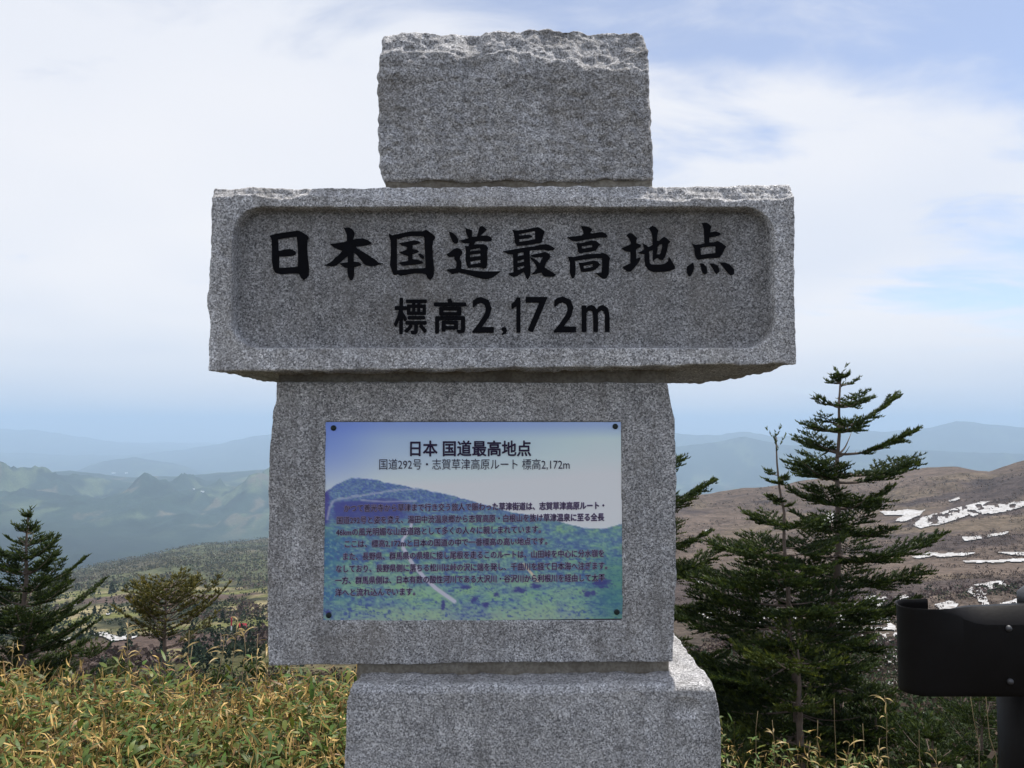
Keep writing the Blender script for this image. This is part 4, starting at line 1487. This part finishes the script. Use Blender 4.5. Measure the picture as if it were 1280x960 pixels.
# ------------------------------------------------------------------ fir trees
def fir(base_, h, rmax, nb, label, seed, elev=(5, 35), trunk_r=0.07, prof_=None, lean=(0, 0), density=1.0, dead=0.0, hmin=0.08, tw=1.0,
        sweep=0.0, leader=0.0, group='fir trees', side=None, bare=6, col_=(0.024, 0.043, 0.015), twlen=0.30, name='fir_tree', curl=0.10, nsize=1.0):
    r = np.random.default_rng(seed)
    root = empty(name, tuple(base_), label, 'tree', group)
    mt = MB()
    steps = 14
    wob = [(r.normal() * 0.003 * h, r.normal() * 0.003 * h) for _ in range(steps + 1)]
    def tp(t):
        k = t * steps
        i = min(int(k), steps - 1)
        f = k - i
        wx = wob[i][0] * (1 - f) + wob[i + 1][0] * f
        wy = wob[i][1] * (1 - f) + wob[i + 1][1] * f
        return Vector((lean[0] * t * t + wx, lean[1] * t * t + wy, h * t))
    mt.tube([tp(i / steps) for i in range(steps + 1)], [trunk_r * (1 - 0.93 * (i / steps) ** 0.9) + 0.004 for i in range(steps + 1)], 10)
    if prof_ is None:
        prof_ = lambda t: (1 - t) ** 0.75
    A, B, S = [], [], []          # needle carrying twigs: start, end, strength of the sunlit tint painted on the shoot
    per = 6
    nw = max(3, nb // per)
    for b in range(nb):
        wh, kk = divmod(b, per)
        t = hmin + (1 - hmin - leader) * (1 - ((wh + 0.35) / nw) ** 1.05) + r.normal() * 0.006
        t = min(t, 0.995)
        az = kk * 2 * math.pi / per + wh * 0.9 + r.normal() * 0.28
        L = rmax * prof_(t) * (0.58 + 0.52 * r.random())
        if side is not None:
            L *= 1 + side[1] * math.cos(az - side[0])
        L = max(L, 0.06)
        el = math.radians(elev[0] + (elev[1] - elev[0]) * t + r.normal() * 5)
        is_dead = r.random() < dead
        if is_dead:
            L *= 0.75
        p0 = tp(t)
        dirh = Vector((math.cos(az) + sweep, math.sin(az), 0)).normalized()
        n = 7
        pts = []
        for i in range(n + 1):
            f = i / n
            drop = -0.07 * math.sin(f * math.pi) * L
            pts.append(p0 + dirh * (L * f * math.cos(el)) + Vector((0, 0, L * f * math.sin(el) + drop + curl * L * f * f)))
        rb = trunk_r * 0.20 * (0.4 + 0.6 * L / rmax) + 0.003
        mt.tube(pts, [rb * (1 - 0.8 * i / n) for i in range(n + 1)], 5)
        if is_dead:
            continue
        side_v = dirh.cross(Vector((0, 0, 1)))
        f0 = 0.10 if L < 0.5 else 0.22
        ntw = max(5, int(L / 0.038 * tw))
        for s in range(ntw):
            f = f0 + (1 - f0) * (s + 0.5) / ntw
            k = f * n
            i = min(int(k), n - 1)
            p = pts[i].lerp(pts[i + 1], k - i)
            fd = (pts[i + 1] - pts[i]).normalized()
            sg = 1 if s % 2 else -1
            # a plate that is widest past its middle and rounds off at the tip
            wide = math.sin(math.pi * min(1.0, 0.10 + 0.86 * f)) ** 0.7
            tl = min(0.46 * L, twlen * 1.35) * (0.25 + 0.85 * wide) * (0.65 + 0.5 * r.random()) + 0.03
            td = (fd * 0.62 + side_v * sg * (0.85 + 0.25 * r.random()) + Vector((0, 0, 0.06 + 0.10 * r.normal()))).normalized()
            e = p + td * tl
            A.append(p); B.append(e); S.append(r.random())
            m2 = 3 if tl > 0.2 else 2
            for q in range(m2):
                g = 0.22 + 0.62 * q / m2
                pp = p.lerp(e, g)
                for sg2 in (-1, 1):
                    dd2 = (td * 0.72 + fd * 0.25 + side_v * sg2 * 0.55 + Vector((0, 0, 0.05 + 0.12 * r.normal()))).normalized()
                    A.append(pp); B.append(pp + dd2 * tl * (0.36 - 0.07 * q) * (0.7 + 0.5 * r.random())); S.append(r.random())
        A.append(pts[n - 1]); B.append(pts[n] + (pts[n] - pts[n - 1]).normalized() * 0.09); S.append(0.95)
    # leader shoots
    top = tp(1.0)
    if leader < 0.12:
        for a in range(4):
            an = a * 1.7 + r.random()
            A.append(top - Vector((0, 0, 0.05 * a)))
            B.append(top + Vector((math.cos(an) * 0.10, math.sin(an) * 0.10, 0.12 - 0.03 * a)))
            S.append(0.9)
    obj('trunk', mt.mesh('trunk', True), M_bark, root)
    A, B, S = np.array(A), np.array(B), np.array(S)
    Ln = np.linalg.norm(B - A, axis=1)
    cnt = np.maximum(3, (Ln * 112 * density).astype(int))
    rep = np.repeat(np.arange(len(A)), cnt)
    N = len(rep)
    t = r.random(N)
    D = (B - A)[rep] / Ln[rep][:, None]
    P0 = A[rep] + (B - A)[rep] * t[:, None]
    rv = r.normal(size=(N, 3))
    rv -= (rv * D).sum(1)[:, None] * D
    rv /= np.linalg.norm(rv, axis=1)[:, None]
    rv[:, 2] = np.abs(rv[:, 2]) * 0.9 + 0.05
    nd = D * 0.75 + rv * 0.75
    nd /= np.linalg.norm(nd, axis=1)[:, None]
    ln = (0.030 + 0.020 * r.random(N)) * nsize
    wd = np.cross(nd, r.normal(size=(N, 3)))
    wd /= np.linalg.norm(wd, axis=1)[:, None]
    wd *= 0.0080 * nsize
    V = np.stack([P0 - wd, P0 + wd, P0 + nd * ln[:, None]], 1).reshape(-1, 3)
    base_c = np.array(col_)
    sunlit_c = base_c * np.array([3.6, 2.7, 1.2])  # sunlight painted into the needle colour, strongest towards the shoot tips
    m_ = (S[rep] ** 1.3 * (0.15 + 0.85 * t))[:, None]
    cc_ = base_c * (1 - m_) + sunlit_c * m_
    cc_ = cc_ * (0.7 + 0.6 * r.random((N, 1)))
    cc_ = np.repeat(cc_, 3, 0)
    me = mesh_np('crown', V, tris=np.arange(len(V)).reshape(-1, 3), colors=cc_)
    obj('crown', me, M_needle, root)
    return root


GF = 'firs behind the monument'
Y0 = 9.0
tb = at(1046, 965, Y0)
ta = at(1050, 468, Y0)
hh_ = ta.z - tb.z + 0.4
fir((tb.x, Y0, tb.z - 0.4), hh_, 0.83, 95, 'tallest fir, full dark crown rising above the skyline right of the monument', 301, (-8, 16), 0.075,
    prof_=lambda t: min(1.0, ((1 - t) * 4.2) ** 0.62) * (1.0 if t > 0.45 else 0.85), lean=(ta.x - tb.x, 0), density=1.0, dead=0.14, hmin=0.10, group=GF, side=(0.0, 0.22))
Y1 = 8.2
tb = at(996, 965, Y1); ta = at(970, 546, Y1)
hh_ = ta.z - tb.z + 0.3
fir((tb.x, Y1, tb.z - 0.3), hh_, 1.10, 66, 'thin fir with a bare leader left of the tallest fir', 302, (-6, 10), 0.042,
    prof_=lambda t: 0.10 if t > 0.80 else min(1.0, 0.22 + ((0.80 - t) * 3.2) ** 0.8), lean=(ta.x - tb.x, 0), dead=0.16, hmin=0.12, leader=0.10, group=GF, side=(math.pi, 0.22))
Y2 = 9.6
tb = at(800, 965, Y2); ta = at(800, 505, Y2)
fir((tb.x, Y2, tb.z - 0.3), ta.z - tb.z + 0.3, 1.0, 65, 'fir mostly hidden behind the information block, branch tips showing at its right', 303, (-5, 18), 0.08,
    prof_=lambda t: min(1.0, ((1 - t) * 3.2) ** 0.7), group=GF, side=(0, 0.1), hmin=0.12, dead=0.1)
Y3 = 7.4
tb = at(1001, 975, Y3); ta = at(988, 812, Y3)
fir((tb.x, Y3, tb.z - 0.2), ta.z - tb.z + 0.2, 0.72, 22, 'short broken topped fir, low pale green plate of branches beside the base stone', 304, (0, 12), 0.05,
    prof_=lambda t: 0.95 if t > 0.75 else 0.6, group=GF, side=(math.pi, 0.35), hmin=0.2, col_=(0.040, 0.062, 0.018), leader=0.02)
for i, (px, py, Yd, r_m, lab) in enumerate([(930, 850, 10.5, 0.85, 'low dark fir thicket right of the base stone'), (1095, 885, 8.0, 0.62, 'low young fir under the tall fir, left of the guardrail'),
                                      (1165, 915, 7.2, 0.5, 'lowest young fir below the guardrail plate'), (905, 920, 7.0, 0.42, 'small fir close to the right side of the base stone'),
                                      (1225, 865, 13.0, 1.0, 'dark fir showing under the guardrail by its post')]):
    ta = at(px, py, Yd)
    zb = float(height([ta.x], [Yd])[0])
    zb = min(zb, ta.z - 0.9)
    fir((ta.x, Yd, zb), ta.z - zb, r_m, 26, lab, 320 + i, (5, 35), 0.035, prof_=lambda t: min(1.0, ((1 - t) * 2.6) ** 0.6), group=GF, hmin=0.1, name='young_fir', density=0.9)

# left firs
GFL = 'firs on the slope left of the monument'
Y4 = 13.0
tb = at(26, 850, Y4); ta = at(36, 641, Y4)
fir((tb.x, Y4, tb.z - 1.2), ta.z - tb.z + 1.2, 1.08, 84, 'dark fir with upswept branches at the left edge', 305, (8, 24), 0.085,
    prof_=lambda t: min(1.0, ((1 - t) * 2.2) ** 0.85), lean=(ta.x - tb.x, 0), group=GFL, hmin=0.10, side=(0, 0.12), twlen=0.16, density=0.7, dead=0.08, curl=0.16, nsize=1.35)
Y5 = 11.0
tb = at(203, 870, Y5); ta = at(208, 734, Y5)
fir((tb.x, Y5, tb.z - 0.6), ta.z - tb.z + 0.6, 0.84, 44, 'windswept flat topped fir with bare lower limbs standing above the bamboo grass', 306, (14, 28), 0.05,
    prof_=lambda t: min(1.0, 0.30 + ((1 - t) * 4.5) ** 0.8), lean=(ta.x - tb.x, 0), group=GFL, hmin=0.62, dead=0.22,
    twlen=0.13, density=0.55, tw=0.7, col_=(0.055, 0.060, 0.020), curl=0.16, side=(0, 0.15), nsize=1.2)
for i, (px, py, Yd, r_m, lab) in enumerate([(112, 808, 12, 0.75, 'low dark fir between the left fir and the windswept fir'), (268, 846, 9.5, 0.4, 'low fir tuft right of the windswept fir above the grass'),
                                      (60, 790, 15, 1.0, 'dense young fir behind the left fir'), (322, 832, 9.0, 0.42, 'low fir beside the lower left corner of the information block'), (140, 838, 9.5, 0.4, 'small fir left of the windswept trunk')]):
    ta = at(px, py, Yd)
    zb = min(float(height([ta.x], [Yd])[0]), ta.z - 0.8)
    fir((ta.x, Yd, zb), ta.z - zb, r_m, 24, lab, 340 + i, (8, 35), 0.035, prof_=lambda t: min(1.0, ((1 - t) * 2.6) ** 0.6), group=GFL, hmin=0.1, name='young_fir', density=0.85)


# ------------------------------------------------------------------ bamboo grass and dry stalks
def blades(P0, az, el, L, W, bend, twist, colr, nseg=4):
    N = len(P0)
    d = np.stack([np.cos(az) * np.cos(el), np.sin(az) * np.cos(el), np.sin(el)], 1)
    hz = np.stack([np.cos(az), np.sin(az), np.zeros(N)], 1)
    sdv = np.stack([-np.sin(az), np.cos(az), np.zeros(N)], 1)
    prof_w = {4: np.array([0.25, 0.95, 1.0, 0.62, 0.0]), 3: np.array([0.35, 1.0, 0.8, 0.0])}.get(nseg, np.linspace(1, 0.1, nseg + 1))
    V = np.zeros((N, nseg + 1, 2, 3))
    p = P0.copy()
    e = el.copy()
    for s in range(nseg + 1):
        dirv = np.stack([np.cos(az) * np.cos(e), np.sin(az) * np.cos(e), np.sin(e)], 1)
        up = np.cross(dirv, sdv)
        tw = twist * s / nseg
        wv = sdv * np.cos(tw)[:, None] + up * np.sin(tw)[:, None]
        w = (W * prof_w[s])[:, None]
        V[:, s, 0] = p - wv * w / 2
        V[:, s, 1] = p + wv * w / 2
        p = p + dirv * (L / nseg)[:, None]
        e = e - bend / nseg
    base_i = (np.arange(N) * (nseg + 1) * 2)[:, None]
    q = np.concatenate([base_i + np.array([[2 * s, 2 * s + 1, 2 * s + 3, 2 * s + 2]]) for s in range(nseg)], 0)
    cc_ = np.repeat(colr, (nseg + 1) * 2, 0)
    return V.reshape(-1, 3), q, cc_


def join(parts):
    V, Q, Cc, n = [], [], [], 0
    for v, q, c in parts:
        V.append(v); Q.append(q + n); Cc.append(c)
        n += len(v)
    return np.concatenate(V), np.concatenate(Q), np.concatenate(Cc)


def sasa(n, xr, yr, topf, seed, tan_bias, hgt=0.55):
    r = np.random.default_rng(seed)
    x = xr[0] + (xr[1] - xr[0]) * r.random(n)
    y = yr[0] + (yr[1] - yr[0]) * r.random(n)
    top = topf(x, y) + 0.05 * r.normal(size=n) - 0.02 + 0.09 * fbm(np.stack([x / 0.3, y / 0.3, x * 0], 1), 3, seed)
    dry_patch = fbm(np.stack([x / 0.45, y / 0.45, x * 0 + 7], 1), 3, seed + 9)
    parts = []
    # culms
    az = r.random(n) * 6.283
    Lc = np.full(n, hgt)
    P0 = np.stack([x, y, top - hgt], 1)
    cc_ = np.array([0.16, 0.125, 0.055]) * (0.6 + 0.8 * r.random((n, 1)))
    parts.append(blades(P0, az, np.full(n, 1.48), Lc, np.full(n, 0.0045), r.normal(size=n) * 0.12, az, cc_, 2))
    k = 9
    X = np.repeat(np.stack([x, y, top], 1), k, 0)
    dp = np.repeat(dry_patch, k)
    N = n * k
    lv = r.random(N)
    X[:, 2] -= lv ** 1.3 * 0.36
    X[:, :2] += 0.02 * r.normal(size=(N, 2))
    az = r.random(N) * 6.283
    el = 0.55 + 0.5 * r.normal(size=N)
    L = 0.038 + 0.048 * r.random(N)
    W = 0.006 + 0.007 * r.random(N)
    dry = r.random(N) < np.clip(tan_bias + 0.45 * dp + 0.75 * (0.38 - lv), 0.05, 0.95)
    g = np.array([0.075, 0.130, 0.022])[None] * (0.6 + 0.8 * r.random((N, 1)))
    g[:, 0] *= 0.8 + 0.9 * r.random(N)
    tn = np.array([0.62, 0.42, 0.15])[None] * (0.40 + 0.85 * r.random((N, 1)))
    br = np.array([0.26, 0.15, 0.07])[None] * (0.7 + 0.6 * r.random((N, 1)))
    tn = np.where(r.random((N, 1)) < 0.22, br, tn)
    c = np.where(dry[:, None], tn, g)
    W = np.where(dry, W * (0.45 + 0.5 * r.random(N)), W * 1.75)
    bend = np.where(dry, r.normal(size=N) * 1.3, 0.3 + 0.8 * r.random(N))
    tw = np.where(dry, r.normal(size=N) * 2.6, r.normal(size=N) * 0.7)
    el = np.where(dry, el - 0.1 + 0.6 * r.normal(size=N), el - 0.25)
    parts.append(blades(X, az, el, L, W, bend, tw, c, 3))
    return join(parts)


def top_left(x, y):
    # canopy surface: level with the picture's grass line, then dropping over the brow
    px = 640 + F * x / y
    return at_z(np.interp(px, [-100, 0, 120, 250, 330, 440], [837, 839, 849, 853, 849, 856]), 3.75) + 0.02 * (3.75 - y) - 0.9 * np.maximum(y - 3.85, 0)


def at_z(py, Y):
    v = (480 - np.asarray(py, float)) / F
    return EYE + (math.sin(PITCH) + v * math.cos(PITCH)) * Y / (math.cos(PITCH) - v * math.sin(PITCH))


V, Q, Cc = sasa(5500, (-3.5, -0.35), (2.25, 4.5), top_left, 501, 0.50)
tag(obj('bamboo_grass', mesh_np('bamboo_grass', V, Q, colors=Cc), M_leaf), 'thick green and straw coloured bamboo grass in front of the left valley', 'bamboo grass', kind='stuff')


def top_right(x, y):
    px = 640 + F * x / y
    return at_z(np.interp(px, [880, 960, 1000, 1080, 1160, 1250, 1400], [995, 990, 972, 975, 982, 985, 985]), 3.9) + 0.01 * (3.9 - y) - 0.9 * np.maximum(y - 4.0, 0)


V, Q, Cc = sasa(420, (0.5, 3.4), (3.3, 4.6), top_right, 502, 0.55, 0.5)
tag(obj('bamboo_grass', mesh_np('bamboo_grass', V, Q, colors=Cc), M_leaf), 'low dry bamboo grass along the bottom right below the guardrail', 'bamboo grass', kind='stuff')
V, Q, Cc = sasa(520, (-0.4, 0.75), (2.5, 4.6), lambda x, y: 0.30 - 0.9 * np.maximum(y - 3.95, 0) + 0 * x, 504, 0.5, 0.45)
tag(obj('bamboo_grass', mesh_np('bamboo_grass', V, Q, colors=Cc), M_leaf), 'bamboo grass in the lee of the monument, mostly hidden behind the stone', 'bamboo grass', kind='stuff')
V, Q, Cc = sasa(1500, (-6, 6), (4.4, 9.0), lambda x, y: height(x, y) + 0.35, 503, 0.4, 0.45)
tag(obj('bamboo_grass', mesh_np('bamboo_grass', V, Q, colors=Cc), M_leaf), 'bamboo grass on the falling slope behind the brow', 'bamboo grass', kind='stuff')


def stalk(px, pyt, pyb, Y, label, group, seed, lean=0.0, heads=True, cat='dry stalk'):
    r = np.random.default_rng(seed)
    a, b = at(px, pyb, Y), at(px + lean, pyt, Y)
    zg = min(a.z, float(height([a.x], [Y])[0])) if False else a.z - 0.35
    root = empty('dry_stalk', (a.x, Y, zg), label, cat, group)
    H_ = b.z - zg
    dx = b.x - a.x
    mb = MB()
    pts = [Vector((dx * (i / 6) ** 1.4 + 0.004 * r.normal(), 0.01 * r.normal(), H_ * i / 6)) for i in range(7)]
    mb.tube(pts, [0.0030 - 0.00028 * i for i in range(7)], 5)
    st = mb.mesh('stem', True)
    obj('stem', st, M_straw, root)
    if heads:
        k = 7
        P_ = np.array([np.array(pts[6].lerp(pts[4], r.random() * 0.9)) for _ in range(k)])
        c = np.array([0.45, 0.33, 0.14])[None] * (0.7 + 0.5 * r.random((k, 1)))
        v, q, cc_ = blades(P_, r.random(k) * 6.28, 0.4 + 0.5 * r.random(k), 0.045 + 0.05 * r.random(k), np.full(k, 0.0075), 1.0 + r.random(k), r.normal(size=k) * 2, c)
        obj('leaf_tuft', mesh_np('leaf_tuft', v, q, colors=cc_), M_leaf, root)['kind'] = 'stuff'
    return root


M_straw = simple('straw_stem', (0.26, 0.20, 0.11), 0.8, 0.4, 30)
GK = 'dry stalks standing out of the grass'
SL = [(158, 775, 850, 3.9, 2, True, 'thin dry stalk with spread leaves left of the windswept fir'), (222, 788, 860, 3.8, 14, True, 'dry stalk with a long drooping leaf in front of the windswept trunk'),
      (262, 795, 850, 3.8, 18, True, 'slender leaning stalk right of the windswept fir'), (284, 772, 850, 3.7, 12, True, 'straw leaved stalk leaning right below the red roofed hut'),
      (300, 790, 850, 3.7, 8, True, 'pale tufted stalk just left of the information block'), (318, 792, 850, 3.6, 4, True, 'tall tufted stalk nearest the information block'),
      (245, 808, 850, 3.8, -8, False, 'bare twig leaning left right of the windswept fir'), (20, 802, 850, 3.9, -4, True, 'brown tufted stalk at the left edge'),
      (330, 805, 850, 3.7, 2, True, 'short straw stalk under the information block corner'),
      (945, 888, 960, 4.2, 2, False, 'thin bare stalk nearest the base stone at right'), (970, 900, 962, 4.1, -3, True, 'small tufted stalk right of the base stone'),
      (1002, 925, 965, 3.9, 8, True, 'curled golden tuft stalk under the broken fir'), (1018, 900, 965, 4.2, 3, False, 'bare stem between the fir trunks'),
      (1048, 872, 965, 4.2, -6, False, 'long bare stem in front of the tall fir trunk'), (1056, 928, 965, 3.9, 4, True, 'golden tuft at the foot of the tall fir'),
      (1078, 905, 965, 4.1, 2, False, 'bare stem right of the tall fir trunk'), (1110, 868, 965, 4.1, -4, True, 'tall tufted stalk left of the guardrail plate'),
      (1150, 912, 965, 4.0, 1, False, 'short bare stem below the guardrail plate'), (1232, 868, 965, 3.8, -18, False, 'leaning stem left of the guardrail post'),
      (1246, 872, 930, 3.8, -12, False, 'stem beside the guardrail post'), (1095, 925, 965, 3.8, 6, True, 'low leafy stalk in the right bottom grass'),
      (1175, 935, 965, 3.8, -6, True, 'last leafy stalk before the guardrail post')]
for i, (px, pyt, pyb, Yd, ln_, hd, lab) in enumerate(SL):
    stalk(px, pyt, pyb, Yd, lab, GK, 600 + i, ln_, hd)

# ------------------------------------------------------------------ air
m = bpy.data.materials.new('air')
m.use_nodes = True
nt = m.node_tree
nt.nodes.clear()
pv = nt.nodes.new('ShaderNodeVolumePrincipled')
pv.inputs['Color'].default_value = (0.58, 0.76, 0.98, 1)
pv.inputs['Density'].default_value = 6.2e-5
pv.inputs['Anisotropy'].default_value = 0.0
om = nt.nodes.new('ShaderNodeOutputMaterial')
nt.links.new(pv.outputs[0], om.inputs['Volume'])
mb = MB()
mb.box((-70000, -70000, -2300), (70000, 70000, 400.0))
hz = obj('haze', mb.mesh('haze'), m)
hz['kind'] = 'stuff'
